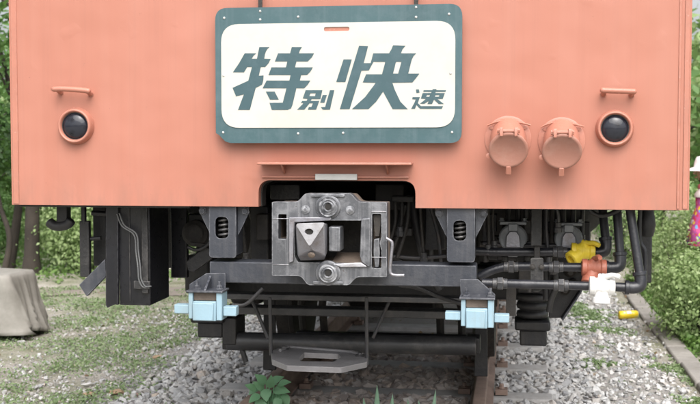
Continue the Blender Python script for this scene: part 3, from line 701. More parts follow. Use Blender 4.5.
o1 = rpoly(pg([(271, 351), (286, 345.2), (352, 350), (368, 354), (367, 362), (341, 367.5), (287, 365.5), (272, 359.5)], PZ), .012, 3)
h1 = rpoly(pg([(304, 352.5), (338, 354), (341, 357), (334, 361.6), (300, 361.2), (299, 358)], PZ), .008, 3)
build(MB().prism(o1, PZ - .024, PZ, [h1], axis='z'), 'slotted_plate', M['plate_grey'], pk, .004)
r1 = pg([(280, 350), (290, 346.5), (350, 351.5), (362, 354)], PZ + .008)
build(MB().tube([(x, y, PZ + .006) for x, y in r1], .008, 8), 'stiffener', M['plate_grey'], pk, 0, 60)
for a_, b_ in ((284, 349.5), (360, 356)):
    x, y = PG(a_, b_, PZ); build(MB().lathe([(.022, 0), (.022, .006), (.012, .007), (.010, .016)], (x, y, PZ), (0, 0, 1), 12), 'stud', M['rod'], pk)
xa, ya = PG(271, 353, PZ); xb, yb = PG(367, 358, PZ)
build(MB().tube([(xa, ya, PZ - .01), (xa, ya - .02, P(268, 297, ya)[1])], .008, 8), 'hanger_rod', M['rod'], pk)
build(MB().tube([(xb, yb, PZ - .03), (xb, yb - .02, P(369, 297, yb)[1])], .008, 8), 'hanger_rod', M['rod'], pk)
bar('stay_rod', [(252, 300), (268, 338)], .7, .009)
bar('stay_rod', [(389, 302), (373, 338)], .7, .008)
bar('stay_rod', [(263, 288), (246, 304), (232, 305)], .05, .008, 'rubber')
bar('air_hose', [(399, 285), (418, 288), (440, 297), (462, 304)], .3, .010, 'rubber')
bar('air_hose', [(412, 200), (419, 240), (426, 262), (440, 290)], .5, .02, 'rubber')
bar('air_hose', [(405, 205), (392, 250), (402, 262)], .4, .012, 'rubber')
for px in (395, 402, 409):
    bar('cable', [(px, 195), (px - 3 + random.uniform(-4, 4), 225), (px - 12, 258)], .35, .009, 'grime')
bar('cable', [(430, 205), (438, 235), (441, 262)], .4, .008, 'rod')
bar('cable', [(248, 205), (254, 230), (248, 262)], .45, .010, 'rod')

# ---- bogie: wheels, axle, frame, traction motor, springs
bogie = node('bogie', T); WY = 2.15
for s in (-1, 1):
    cx = s * RX
    build(MB().lathe([(.06, -.07), (.30, -.065), (.40, -.05), (.455, -.045), (.455, -.02), (.432, -.012), (.427, .062), (.40, .066), (.32, .03), (.16, .03), (.13, .075), (.06, .08)], (cx, WY, RTOP + .428), (s, 0, 0), 48), 'wheel', M['grime'], bogie, 0, 40)
    fx = s * .86
    build(MB().box(fx - .07, fx + .07, .95, 4.6, .66, .86), 'side_frame', M['black'], bogie, .02)
    build(MB().box(fx - .10, fx + .10, WY - .17, WY + .17, .46, .72), 'axle_box', M['grime'], bogie, .03)
    # lifeguard plate in front of the wheel
    lg = [(cx + s * .0 - .035, .21), (cx + .035, .21), (cx + .03, .62), (cx - .03, .62)]
    build(MB().prism(lg, 1.30, 1.33), 'lifeguard', M['black'], bogie, .004)
build(MB().lathe([(.075, 0), (.075, 1.1)], (-.55, WY, RTOP + .428), (1, 0, 0), 20), 'axle', M['grime'], bogie)
build(MB().box(-.95, .95, 1.25, 1.42, .62, .80), 'end_transom', M['black'], bogie, .02)
build(MB().box(-.93, .93, 2.9, 3.3, .6, .9), 'transom', M['black'], bogie, .02)
build(MB().lathe([(.2, 0), (.25, .03), (.25, .56), (.2, .6)], (-.33, 2.65, .60), (1, 0, 0), 28), 'traction_motor', M['grime'], bogie)
build(MB().box(-.3, .5, 1.55, 1.75, .55, .78), 'brake_unit', M['grime'], bogie, .02)
for s in (-1, 1):
    for k in range(2):
        x = s * (.40 - .12 * k)
        build(MB().tube([(x, 1.45, .74), (x + s * .05, 1.62, .52), (x + s * .05, 1.70, .34)], .022, 8), 'brake_rod', M['grime'], bogie)
build(MB().box(-.48, .48, 1.60, 1.66, .30, .37), 'brake_beam', M['black'], bogie, .01)
# rubber bellows spring at the right, black foot under it; its mirror at the left is mostly hidden
for cx, mirror in ((532.5, 0), (None, 1)):
    Y = 1.0; x, zt = P(532.5, 292, Y); zb = P(532.5, 318, Y)[1]
    if mirror: x = -x + .02
    h = zt - zb; k = P(533.5, 300, Y)[0] - P(532.5, 300, Y)[0]
    prof = [(.05, 0)]
    for i in range(3):
        prof += [(r_ * k, h * (i + f) / 3) for r_, f in ((12.5, .02), (15.5, .2), (16.2, .5), (15.5, .8), (12.5, .98))]
    build(MB().lathe(prof + [(.05, h)], (x, Y, zb), (0, 0, 1), 32), 'bellows', M['rubber'], bogie, 0, 50)
    build(MB().box(x - .085, x + .085, Y - .09, Y + .09, zb - .05, zb - .002), 'spring_seat', M['black'], bogie, .01)
    build(MB().box(x - .06, x + .07, Y - .05, Y + .09, zb - .13, zb - .052), 'spring_foot', M['black'], bogie, .008)
    build(MB().box(x - .075, x + .075, Y - .08, Y + .08, zt + .002, zt + .04), 'spring_cap', M['black'], bogie, .01)
    if not mirror: build(MB().tube([(x, Y, zt + .03), (x, Y, zt + .25)], .05, 14), 'spring_stem', M['black'], bogie)
# rail chair block beside the right rail
# ---- dark equipment filling the space under the floor
def pb(name, x0, y0, x1, y1, Y, D, mat, bev=.006, parent=T):
    return build(MB().pbox(x0, y0, x1, y1, Y, D), name, M[mat], parent, bev)
pb('underframe_sill', 250, 206, 268, 262, .40, .3, 'black')
pb('underframe_sill', 425, 190, 446, 250, .45, .4, 'black')
pb('underframe_box', 270, 184, 300, 200, .35, .4, 'black')
pb('underframe_box', 375, 184, 404, 210, .5, .4, 'grime')
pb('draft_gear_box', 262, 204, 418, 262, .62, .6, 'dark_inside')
build(MB().box(-.62, .95, 1.0, 1.25, .95, FZ + .168), 'dark_gap_filler', M['dark_inside'], T)  # added dark block: fills the see-through gap above the coupler with painted shade
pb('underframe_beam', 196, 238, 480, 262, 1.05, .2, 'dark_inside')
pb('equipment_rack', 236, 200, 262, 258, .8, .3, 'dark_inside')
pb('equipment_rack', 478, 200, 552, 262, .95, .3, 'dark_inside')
pb('junction_box', 256, 214, 268, 240, .33, .06, 'grime')
pb('hose_bracket', 391, 196, 413, 202, .30, .06, 'grime')
pb('hose_bracket', 394, 228, 412, 236, .36, .05, 'grime')
pb('brake_cylinder_mount', 186, 206, 203, 214, .75, .15, 'black')
# left clutter: round brake cylinder and slanted lever between box and bracket
x, z = P(196, 233, .55)
build(MB().lathe([(.045, 0), (.062, .01), (.062, .16), (.04, .17)], (x, .52, z), (0, 1, 0), 22).lathe([(.047, -.012), (.04, -.016), (.02, -.016)], (x, .52, z), (0, 1, 0), 22), 'drain_valve', M['grime'], T, 0, 40)
pb('valve_bracket', 188, 214, 208, 226, .56, .12, 'black')
build(MB().prism(PP([(186, 262), (205, 246), (212, 250), (212, 259), (194, 272), (188, 271)], .40), .40, .43), 'slanted_lever', M['black'], T, .004)
build(MB().prism(PP([(190, 242), (208, 244), (208, 248), (190, 246)], .45), .45, .47), 'link_bar', M['grime'], T, .002)
bar('cable', [(188, 247), (196, 250), (206, 246), (212, 238)], .38, .008, 'rubber')
pb('equipment_box', 222, 318, 236, 345, .95, .2, 'black')
bar('air_hose', [(206, 322), (228, 330), (240, 345), (246, 362)], 1.0, .014, 'rubber')

# ---- step box and plates hanging at the left
sb = node('step_box', T)
xf0, zf = P(119.5, 305, .15); xf1 = P(150.5, 305, .15)[0]; ztop = FZ + .16
build(MB().box(xf0, xf1, .15, .42, zf, ztop), 'box', M['black_gloss'], sb, .005)
build(MB().box(xf0 + .048, xf0 + .052, .146, .1495, zf + .02, ztop), 'seam', M['black'], sb)
build(MB().box(xf1 - .034, xf1 - .006, .138, .1495, zf + .055, ztop - .02), 'cover_strip', M['wood_post'], sb, .003)
p0, p1 = P(134, 289, .14), P(150, 281, .14)
build(MB().box(p0[0], p1[0], .135, .149, p0[1], p1[1]), 'foot_plate', M['wood_post'], sb, .003)
pth = [P3(a_, b_, .12) for a_, b_ in ((117, 214), (122, 226), (134, 235), (136, 252), (138, 268), (139, 280), (143, 287), (149, 287))]
build(MB().tube(smooth_path(pth, 6), .0035, 6).tube(smooth_path([(p[0] + .012, p[1] - .004, p[2] + .004) for p in pth], 6), .0035, 6), 'cord', M['cord'], sb, 0, 60)
pb('rear_plate', 170.5, 200, 186.5, 278, .55, .04, 'black_gloss', .004)
pb('rear_plate', 160, 200, 171, 268, .70, .10, 'black', .004)
build(MB().prism(PP([(105.5, 200), (118.2, 200), (118.2, 305), (115, 304.5), (107, 308), (105.5, 305)], .13), .13, .15), 'hanging_plate', M['black_gloss'], T, .003)
pb('rear_strip', 93, 205, 106, 266, .30, .02, 'black', .003)
a3 = [P(79, 285, .16), P(86.5, 296.5, .16), P(106, 276, .16), P(105, 259, .16)]
build(MB().prism(a3, .16, .185), 'tilted_plate', M['beam'], T, .002)
b = MB().pbox(79.5, 221, 89, 277, .20, .03)
build(b, 'narrow_plate', M['wood_post'], T, .004)
bar('plate_rod', [(83.5, 200), (84, 224)], .21, .012, 'black')
bar('cross_pin', [(88, 239), (101, 238)], .22, .010, 'black')
bar('cross_pin', [(92, 213), (118, 214.5)], .22, .012, 'black')
hk = node('bump_stop', T)
b = MB().tube(smooth_path([P3(48, 221, .2), P3(54, 225.5, .2), P3(61, 226, .2), P3(68, 224, .2), P3(71.5, 219.5, .2)], 5), [.012] + [.022] * 19 + [.016], 12)
build(b, 'rubber_bar', M['rubber'], hk, 0, 60)
build(MB().pbox(56, 200, 67, 223, .19, .05), 'stem', M['black'], hk, .006)
pb('sill_edge', 20, 203.5, 190, 207.5, .06, .06, 'black', .003)
build(MB().pbox(420, 206, 680, 209.5, .06, .06), 'sill_edge', M['black'], T, .003)

# ---- right: grey jumper receptacles, hanger straps, brake pipes and cocks
for cx, cy in ((513, 237), (568.5, 238)):
    jr = node('lower_jumper_socket', T); Y = .40; x, z = P(cx, cy, Y); k = P(cx + 1, cy, Y)[0] - x
    build(MB().lathe([(13.6 * k, 0), (14.2 * k, .008), (14.2 * k, .02), (12.8 * k, .026), (11.5 * k, .024)], (x, Y + .01, z), (0, -1, -.18), 32), 'round_cover', M['socket_grey'], jr, 0, 40)
    build(MB().lathe([(12 * k, 0), (12 * k, .15)], (x, Y + .012, z), (0, 1, .1), 24), 'barrel', M['grime'], jr, 0, 40)
    build(MB().prism(rpoly([(x - 7.5 * k, z - 10 * k), (x + 7.5 * k, z - 10 * k), (x + 6.5 * k, z + 1.5 * k), (x + 3.5 * k, z + 6 * k), (x - 3.5 * k, z + 6 * k), (x - 6.5 * k, z + 1.5 * k)], .005, 3), Y - .03, Y - .016), 'raised_panel', M['steel_worn'], jr, .003)
    build(MB().box(x - 13.5 * k, x + 13.5 * k, Y - .02, Y + .02, z + 12.5 * k, z + 16 * k), 'hinge_bar', M['socket_grey'], jr, .004)
    b = MB()
    for s in (-1, 1): b.bolt((x + s * 11.5 * k, Y, z + 16 * k), (0, 0, 1), .009, .014)
    build(b, 'hinge_bolts', M['socket_grey'], jr)
    build(MB().box(x - 5 * k, x + 5 * k, Y - .028, Y - .008, z + 6 * k, z + 14 * k), 'hinge_tongue', M['socket_grey'], jr, .004)
    build(MB().box(x - 4.8 * k, x + 4.8 * k, Y - .02, Y + .0, z - 20 * k, z - 14.0 * k), 'latch', M['socket_grey'], jr, .004)
    build(MB().tube([(x - 5 * k, Y + .03, z + 14 * k), (x - 5 * k, Y + .05, FZ + .15)], .012, 8).tube([(x + 5 * k, Y + .03, z + 14 * k), (x + 5 * k, Y + .05, FZ + .15)], .012, 8), 'hanger', M['black'], jr)
pb('hanger_post', 531, 200, 542, 246, .24, .03, 'wood_post', .004)
pb('hanger_post', 534, 245, 540, 262, .26, .03, 'grime', .003)
cl = node('pipe_hanger', T)
build(MB().prism(rpoly(PP([(530.5, 258), (543.5, 258), (543.5, 288), (539, 292), (534, 292), (530.5, 288)], .08), .008, 3), .08, .10), 'strap', M['wood_post'], cl, .002)
for py in (267, 286):
    x, z = P(537, py, .08); build(MB().bolt((x + .018, .08, z), (0, -1, 0), .009, .012).bolt((x - .018, .08, z), (0, -1, 0), .009, .012), 'bolt', M['grime'], cl)
pb('hanger_strip', 506, 285, 516, 316, .35, .02, 'grime', .002)
pb('hanger_strip', 519, 262, 530, 290, .42, .02, 'grime', .002)
# main pipes (nearest, middle, far): horizontal run, elbow, riser into the body
def brake_pipe(run, el, top, Y, r, mat='pipe'):
    bp = node('brake_pipe', T)
    q = [P3(a_, b_, Y) for a_, b_ in run]
    build(MB().tube(smooth_path(q, 5), r, 14), 'run', M[mat], bp, 0, 60)
    e = Vector(P3(el[0], el[1], Y)); tp = Vector(P3(top[0], top[1], Y + .05)); last = Vector(q[-1]); up = (tp - e).normalized()
    dirn = (last - e).normalized()
    arc = [e + dirn * .055, e + dirn * .035, e + dirn * .014 + up * .004, e + dirn * .004 + up * .014, e + up * .035, e + up * .055]
    build(MB().tube(smooth_path(arc, 4), r * 1.32, 16), 'elbow', M[mat], bp, 0, 60)
    build(MB().lathe([(r * 1.55, -.008), (r * 1.55, .008)], e + dirn * .058, dirn, 16).lathe([(r * 1.55, -.008), (r * 1.55, .008)], e + up * .058, up, 16), 'elbow_collar', M[mat], bp, .002, 40)
    build(MB().tube([e + up * .05, tp], r, 14), 'riser', M[mat], bp, 0, 60)
    return bp
def union(px, py, Y, r):
    x, z = P(px, py, Y); build(MB().lathe([(r * 1.15, -.030), (r * 1.2, -.012)], (x, Y, z), (1, 0, 0), 14).lathe([(r * 1.5, -.0115), (r * 1.5, .012)], (x, Y, z), (1, 0, 0), 6).lathe([(r * 1.2, .0125), (r * 1.15, .030)], (x, Y, z), (1, 0, 0), 14), 'pipe_union', M['dusty'], T, .002)
for q_ in ((500, 283.6, .06), (561, 285.2, .06), (556, 267, .20), (511, 266.9, .20), (560, 252, .34)): union(*q_, .0185)
brake_pipe([(482, 283), (500, 283.5), (540, 284.5), (590, 286), (628, 287.5)], (642, 288), (629, 203), .06, .0185)
brake_pipe([(479, 277), (488, 272), (500, 268), (516, 266.5), (560, 267), (607, 267.5)], (621, 268), (616.5, 203), .20, .0185)
brake_pipe([(470, 251), (500, 252), (560, 252), (592, 252)], (607, 252.5), (602, 203), .34, .0185)
pb('corner_post', 639.5, 234, 652, 283, .34, .05, 'black', .006)
build(MB().lathe([(.03, 0), (.036, .02), (.04, .05), (.036, .08), (.03, .12)], P3(646, 236, .36), (0, 0, 1), 18), 'post_fitting', M['black'], T, 0, 50)
pb('corner_post', 641, 204, 651, 222, .35, .05, 'black', .006)
bar('thin_pipe', [(640, 208), (640, 240), (645, 252), (645, 278)], .3, .009, 'pipe')
# air tank, hose loop and black angled guard plate
x, z = P(561, 203, .75); k = .0049
build(MB().lathe([(.02, -.06), (.10, -.05), (.16, -.03), (.186, .0), (.186, .6), (.16, .63), (.02, .66)], (x + .03, .75, z + .02), (0, 1, 0), 40), 'air_tank', M['black'], T, 0, 40)
bar('air_hose', [(588, 206), (592, 212), (600, 215.5), (610, 214), (619, 209), (622, 203)], .22, .010, 'rubber')
pb('rear_plate', 572, 215, 590, 262, .85, .04, 'beam', .004)
build(MB().prism(PP([(548, 222), (590, 222), (590, 264), (579, 291), (561, 318), (549, 318)], .65), .65, .69), 'angled_guard', M['black'], T, .004)
build(MB().prism(PP([(579, 291), (590, 264), (591.6, 264.6), (580.6, 292), (562.5, 319.5), (561, 318)], .65), .60, .70), 'guard_edge_highlight', M['beam'], T, .002)  # added lighter strip: highlight along the diagonal edge put into the colour
b = MB()
for px, py, r in ((565, 290, .026), (573, 283, .02), (556, 281, .022), (570, 272, .028), (581, 270, .018)):
    x, z = P(px, py, .62); b.lathe([(r, 0), (r * .9, .03), (r * .5, .045), (r * .45, .06)], (x, .65, z), (0, -1, 0), 12)
build(b, 'valve_cluster', M['grime'], T, .002)
bar('air_hose', [(553, 262), (556, 285), (551, 300), (549, 312)], .5, .014, 'rubber')
# cocks: body sleeve on the pipe, hanging outlet, bonnet and handle
def cock(name, cx, cy, Y, mat, lbl, out, handle, tilt):
    c_ = node('angle_cock', T); c_['label'] = lbl
    x, z = P(cx, cy, Y); o = Vector((x, Y, z)); a = Vector((1, 0, -.02)).normalized()
    K = 1.18
    pf = [(.024, -.048), (.031, -.046), (.031, -.028), (.027, -.024), (.030, -.012), (.034, 0), (.030, .012), (.027, .024), (.031, .028), (.031, .046), (.024, .048)]
    b = MB().lathe([(r_ * K, h_ * 1.05) for r_, h_ in pf], o, a, 20)
    build(b, 'valve_body', M[mat], c_, .0015, 40)
    ov = Vector(out)
    build(MB().lathe([(.031, 0), (.030, .045), (.036, .047), (.036, .068), (.032, .071), (.020, .071), (.019, .050)], o, ov, 18), 'outlet', M[mat], c_, .001, 40)
    up = Vector((-ov.x * .3, -.25, .95)).normalized()
    build(MB().lathe([(.025, 0), (.024, .030), (.018, .036), (.012, .042)], o, up, 16), 'bonnet', M[mat], c_, .001, 40)
    build(MB().lathe([(.008, 0), (.008, .010), (.006, .012)], o + up * .040, up, 6), 'stem_nut', M['socket_grey'], c_)
    h0 = o + up * .040; hd = Vector(handle)
    build(MB().tube(smooth_path([h0 - hd * .014, h0 + hd * .012, h0 + hd * .045 + Vector((0, 0, .004)), h0 + hd * .075 + Vector((0, 0, -.004))], 4), [.013] * 4 + [.011] * 4 + [.010] * 4 + [.009], 10), 'handle', M[mat], c_, 0, 60)
    return c_
cock('w', 602, 286, .03, 'white', 'white painted angle cock on the nearest pipe', (-.05, -.1, -1), (.85, -.45, .1), 0)
cock('r', 594, 268, .17, 'red', 'brick red angle cock on the middle pipe', (-.25, -.35, -.8), (.2, -.9, .2), 0)
cock('y', 583, 251.5, .31, 'yellow', 'yellow angle cock on the rear pipe', (-.70, -.45, -.45), (.75, -.5, -.05), 0)
# loose hoses and conduits in the right clutter
for x0, y0, x1, y1, Y, r in ((484, 206, 486, 262, .5, .012), (490, 206, 492, 258, .55, .010), (497, 240, 530, 243, .5, .012), (545, 206, 546, 300, .5, .014), (552, 206, 552, 250, .45, .010), (524, 246, 556, 246, .4, .012), (480, 244, 500, 246, .45, .014), (588, 232, 588, 262, .7, .012), (529, 262, 529, 292, .5, .012), (484, 255, 520, 258, .6, .016)):
    bar('conduit', [(x0, y0), (x1, y1)], Y, r, random.choice(['grime', 'rod', 'black']))
for (a_, b_, c2, d_) in ((486, 214, 497, 232), (490, 236, 505, 250), (524, 220, 531, 234), (545, 232, 553, 246), (549, 252, 558, 262), (488, 252, 498, 260), (516, 250, 526, 262)):
    pb('small_fitting', a_, b_, c2, d_, random.uniform(.38, .6), .06, random.choice(['grime', 'wood_post', 'black']), .005)

for x0, y0, x1, y1, Y, r in ((488, 206, 489, 250, .34, .007), (493, 206, 494, 246, .36, .006), (526, 206, 527, 262, .44, .010), (546, 206, 549, 262, .36, .008), (556, 206, 558, 228, .34, .007), (583, 206, 582, 240, .5, .010), (241, 206, 246, 258, .30, .008), (420, 206, 424, 258, .32, .007), (433, 206, 431, 262, .5, .012)):
    bar('conduit', [(x0, y0), ((x0 + x1) / 2 + random.uniform(-1.5, 1.5), (y0 + y1) / 2), (x1, y1)], Y, r, random.choice(['dusty', 'rod', 'grime']))
for px, py, Y in ((488, 250, .34), (494, 246, .36), (527, 262, .44), (549, 262, .36), (558, 228, .34), (582, 240, .5), (246, 258, .30), (424, 258, .32), (400, 232, .34), (505, 262, .45), (553, 270, .45)):
    x, z = P(px, py, Y); build(MB().lathe([(.010, -.02), (.018, -.018), (.018, 0), (.014, .004), (.014, .022), (.010, .024)], (x, Y, z), (0, 0, 1), 8), 'pipe_union', M[random.choice(['dusty', 'rod'])], T, .001)
for px0, px1, py, Y in ((483, 531, 243, .42), (543, 590, 246, .45), (222, 262, 262, .35), (392, 446, 256, .38)):
    bar('conduit', [(px0, py), ((px0 + px1) / 2, py + 2), (px1, py)], Y, .009, 'rod')

# ================================================================== headboard sign
SY = -.050
sg = thing('headboard_sign', 'blue-edged white headboard with large slanted characters hung on the coral front', 'sign', (P(340, 143, SY)[0], SY, P(340, 143, SY)[1]))
sx0, sx1 = P(215.5, 75, SY)[0], P(462, 75, SY)[0]; sz1, sz0 = P(340, 5.8, SY)[1], P(340, 143, SY)[1]
out = rpoly([(sx0, sz0 + .040), (sx0 + .012, sz0 + .034), (sx0 + .040, sz0 + .006), (sx0 + .062, sz0), (sx1, sz0), (sx1, sz1), (sx0, sz1)], [.004, .006, .01, .01, .045, .05, .05], 6)
sa, sb_ = P(324, 31.3, SY), P(349.5, 26.8, SY)
slot = rpoly(rect(sa[0], sb_[0], sa[1], sb_[1]), .009, 5)
plate = build(MB().prism(out, SY, SY + .012, [slot]), 'back_plate', M['sign_blue'], sg, .002)
wx0, wx1 = P(221.5, 75, SY)[0], P(455.2, 75, SY)[0]; wz1, wz0 = P(340, 22.5, SY)[1], P(340, 127.6, SY)[1]
build(MB().prism(rpoly(rect(wx0, wx1, wz0, wz1), .075, 8), SY - .003, SY - .0005, [slot]), 'white_panel', M['sign_white'], sg)
build(MB().prism([(p[0] * .999 + .0001, p[1]) for p in slot], SY + .001, SY + .003), 'slot_lit_backing', M['coral_fit'], sg)  # added coral plate, stands for the lit front seen through the slot
def glyph(name, polys, ox, oy, sc):
    b = MB()
    for pl, holes in polys:
        cv = lambda pts: PP([(ox + a_ / sc, oy + b_ / sc) for a_, b_ in pts], SY - .004)
        b.prism(cv(pl), SY - .0045, SY - .0032, [cv(h) for h in holes])
    build(b, name, M['letter_blue'], sg, 0, 0)
S1 = 491 / 90; S2 = 606 / 42
glyph('character', [([(160, 28), (215, 28), (205, 36), (196, 50), (190, 68), (187, 91), (222, 92), (209, 117), (192, 136), (168, 136), (157, 184), (183, 182), (181, 210), (175, 232), (140, 250), (108, 370), (44, 370), (76, 285), (33, 296), (14, 250), (100, 211), (120, 136), (94, 136), (76, 165), (16, 165), (50, 115), (80, 62), (142, 62), (128, 75), (118, 91), (147, 91)], []),
    ([(337, 28), (392, 28), (381, 45), (376, 62), (458, 62), (446, 84), (424, 106), (362, 106), (355, 138), (452, 138), (438, 162), (420, 180), (388, 180), (381, 210), (438, 210), (424, 232), (405, 252), (362, 252), (340, 345), (332, 362), (315, 370), (228, 370), (216, 332), (288, 331), (308, 252), (178, 252), (200, 210), (324, 210), (331, 180), (210, 180), (226, 138), (305, 138), (313, 106), (245, 106), (262, 62), (328, 62)], []),
    ([(196, 270), (243, 270), (266, 314), (218, 314)], [])], 230, 42, S1)
glyph('character', [([(140, 60), (380, 60), (352, 187), (225, 187), (212, 215), (335, 215), (290, 340), (172, 340), (185, 303), (222, 303), (245, 248), (195, 248), (120, 340), (18, 340), (112, 245), (72, 242), (90, 215), (155, 215), (165, 185), (98, 178)], [[(207, 104), (285, 104), (274, 146), (192, 146)]]),
    ([(385, 130), (445, 130), (410, 240), (348, 240)], []), ([(490, 60), (553, 60), (490, 340), (385, 340), (360, 305), (420, 303)], [])], 296, 86, S2)
glyph('character', [([(52, 95), (97, 95), (62, 218), (12, 218)], []),
    ([(137, 20), (186, 22), (162, 115), (200, 115), (214, 62), (300, 62), (313, 40), (322, 18), (390, 20), (375, 37), (365, 62), (448, 62), (434, 76), (424, 96), (405, 172), (466, 172), (448, 196), (428, 220), (318, 222), (332, 262), (362, 325), (402, 366), (320, 366), (295, 320), (268, 270), (230, 325), (188, 366), (98, 366), (170, 300), (215, 240), (228, 222), (157, 220), (175, 176), (262, 176), (280, 108), (215, 108), (190, 155), (150, 156), (95, 335), (85, 366), (32, 366)], [[(338, 108), (368, 108), (350, 172), (322, 172)]])], 334, 42, S1)
glyph('character', [([(145, 48), (185, 48), (195, 95), (150, 100)], []),
    ([(95, 160), (200, 160), (170, 245), (215, 290), (535, 290), (515, 328), (205, 328), (150, 272), (130, 328), (75, 328), (125, 235), (140, 192), (90, 190)], []),
    ([(255, 60), (380, 60), (385, 45), (440, 45), (437, 60), (578, 60), (570, 82), (430, 82), (425, 101), (560, 102), (530, 185), (452, 186), (545, 258), (470, 258), (405, 195), (375, 258), (310, 258), (330, 213), (265, 255), (200, 255), (290, 185), (215, 180), (240, 102), (365, 101), (370, 82), (250, 82)], [[(302, 128), (347, 128), (337, 155), (290, 155)], [(425, 130), (482, 130), (475, 155), (417, 155)]])], 406, 86, S2)
for px, py in ((224, 18), (260, 11.2), (260, 19.5), (298, 16.7), (416, 7.2), (416, 17), (449, 14), (223, 132.5), (298, 133.5), (452, 132.3), (223.7, 75.5), (450.6, 73.3), (343, 133)):
    x, z = P(px, py, SY - .002)
    yy = SY - .003 if 222.5 < px < 455 and 22 < py < 127 else SY
    build(MB().lathe([(.0052, 0), (.0046, .002), (.002, .0034)], (x, yy, z), (0, -1, 0), 10), 'rivet', M['plate_light'], sg, 0, 60)
for px in (260, 416):
    x = P(px, 5, SY + .01)[0]
    build(MB().box(x - .0085, x + .0085, SY + .0125, SY + .018, sz1 - .06, sz1 + .14), 'hanger_strap', M['grime'], sg, .001)
    build(MB().box(x - .012, x + .012, SY + .0185, .0, sz1 + .10, sz1 + .135), 'hook_block', M['grime'], sg, .002)

# ================================================================== covered bench at the left
tb = thing('covered_bench', 'low bench or table under a draped beige tarpaulin at the left edge', 'bench', (-4.2, 3.74, -.09))
BX0, BX1, BY0, BY1, BZ = -5.4, -3.10, 3.50, 3.98, .42
def tarp():
    mb = MB(); per = []
    corners = [(BX0, BY0), (BX1, BY0), (BX1, BY1), (BX0, BY1)]
    def rnd_rect(t):
        n = len(per_pts); return per_pts[int(t) % n]
    per_pts = []
    rr = .03
    step = .012
    loop = rpoly([(a, b) for a, b in corners], rr, 8); 
    # resample the loop evenly
    L = 0; seg = []
    for i in range(len(loop)):
        a = Vector(loop[i]); b = Vector(loop[(i + 1) % len(loop)]); seg.append((a, b, L)); L += (b - a).length
    N = int(L / step); pts = []
    for i in range(N):
        s = L * i / N
        for a, b, l0 in seg:
            d = (b - a).length
            if l0 <= s <= l0 + d + 1e-9:
                p = a.lerp(b, (s - l0) / max(d, 1e-9)); t = (b - a).normalized(); pts.append((p, Vector((t.y, -t.x)), s)); break
    rows = 16
    for j in range(rows + 1):
        f = j / rows
        for p, nrm, s in pts:
            ph_ = s + .03 * math.sin(f * 4 + s * 9)
            fold = .55 * (1 - abs(math.sin(ph_ * 17 + 1.6 * math.sin(s * 3.1))) ** .5) + .45 * (1 - abs(math.sin(ph_ * 41 + 2 * math.sin(s * 4.3))) ** .6) * (.3 + f)
            fold2 = mnoise.noise(Vector((s * 6, f * 2, 1)))
            drop = .495 + .03 * math.sin(s * 2.3) + .03 * math.sin(s * 7.1)
            flare = .05 + .06 * max(0, nrm.x) ** 2
            bulge = .012 + flare * f + (.012 + .085 * f) * fold + .03 * f * fold2
            q = p + nrm * (bulge if j else 0)
            z = BZ + .012 * mnoise.noise(Vector((s * 2, 0, 5))) * (1 - f) - drop * f
            if j == 0: z += .0
            z = max(z, -.085)
            mb.v.append((q.x, q.y, z))
    for j in range(rows):
        for i in range(N):
            k = (i + 1) % N; mb.f.append((j * N + i, j * N + k, (j + 1) * N + k, (j + 1) * N + i))
    # top sheet: rings shrinking to the middle, sagging
    base = len(mb.v); C = Vector(((BX0 + BX1) / 2, (BY0 + BY1) / 2)); rings = 16; prev = list(range(N))
    for k in range(1, rings + 1):
        f = k / rings; cur = []
        for p, nrm, s in pts:
            q = p.lerp(C, f * .95)
            z = BZ + .014 * math.sin(f * 3) - .03 * f + .018 * mnoise.noise(Vector((q.x * 3, q.y * 3, 2)))
            cur.append(len(mb.v)); mb.v.append((q.x, q.y, z))
        for i in range(N):
            n2 = (i + 1) % N; mb.f.append((prev[i], cur[i], cur[n2], prev[n2]))
        prev = cur
    mb.v.append((C.x, C.y, BZ - .025)); mb.f += [(prev[i], len(mb.v) - 1, prev[(i + 1) % N]) for i in range(N)]
    o = build(mb, 'tarpaulin', M['tarp'], tb, 0, 180)
    so_ = o.modifiers.new('thick', 'SOLIDIFY'); so_.thickness = .004
tarp()
build(MB().box(BX0 + .05, BX1 - .05, BY0 + .05, BY1 - .05, BZ - .07, BZ - .03), 'bench_top', M['bark'], tb)
for x in (BX0 + .1, BX1 - .10):
    for y in (BY0 + .12, BY1 - .12):
        build(MB().box(x - .04, x + .04, y - .04, y + .04, -.10, BZ - .072), 'leg', M['bark'], tb, .004)

# ---- yellow drink can on the gravel
cx, cy = PG(628, 323, -.06); CANX, CANY = cx, cy
cn = thing('drink_can', 'yellow drink can lying on its side on the gravel near the kerb', 'can', (cx, cy, hgt(cx, cy)))
d = Vector((.96, .25, .03)).normalized(); o0 = Vector((cx, cy, hgt(cx, cy) + .06)) - d * .08
m = NT('can_yellow_print'); n = m.noise(22, 3); m.set(color=m.mix(m.ramp(n, [(.55, 0.), (.62, 1.)]), (.85, .62, .03), (.88, .76, .32)), rough=.35, metal=.1); M['can'] = m.m
build(MB().lathe([(.026, .0), (.034, .010), (.034, .150), (.026, .160)], o0, d, 24), 'can_wall', M['can'], cn, 0, 50)
build(MB().lathe([(.0255, .1602), (.028, .162), (.026, .1645), (.0235, .1615)], o0, d, 24), 'can_lid', M['plate_light'], cn, 0, 50)
lx = o0 + d * .05; 
m = NT('can_label_print'); m.set(color=(.55, .60, .66), rough=.4); M['can_lab'] = m.m
fr = d.orthogonal()
lab = MB(); 
uu = Vector((0, 0, 1)) - d * d.z; uu.normalize(); ww = d.cross(uu)
gv = []
for i in range(5):
    a = R(20) + R(50) * i / 4
    # label patch wrapped on the side towards the camera
    rad = (-ww if ww.y > 0 else ww) * math.cos(a) + uu * math.sin(a)
    for h in (.06, .10): gv.append(o0 + d * h + rad * .0344)
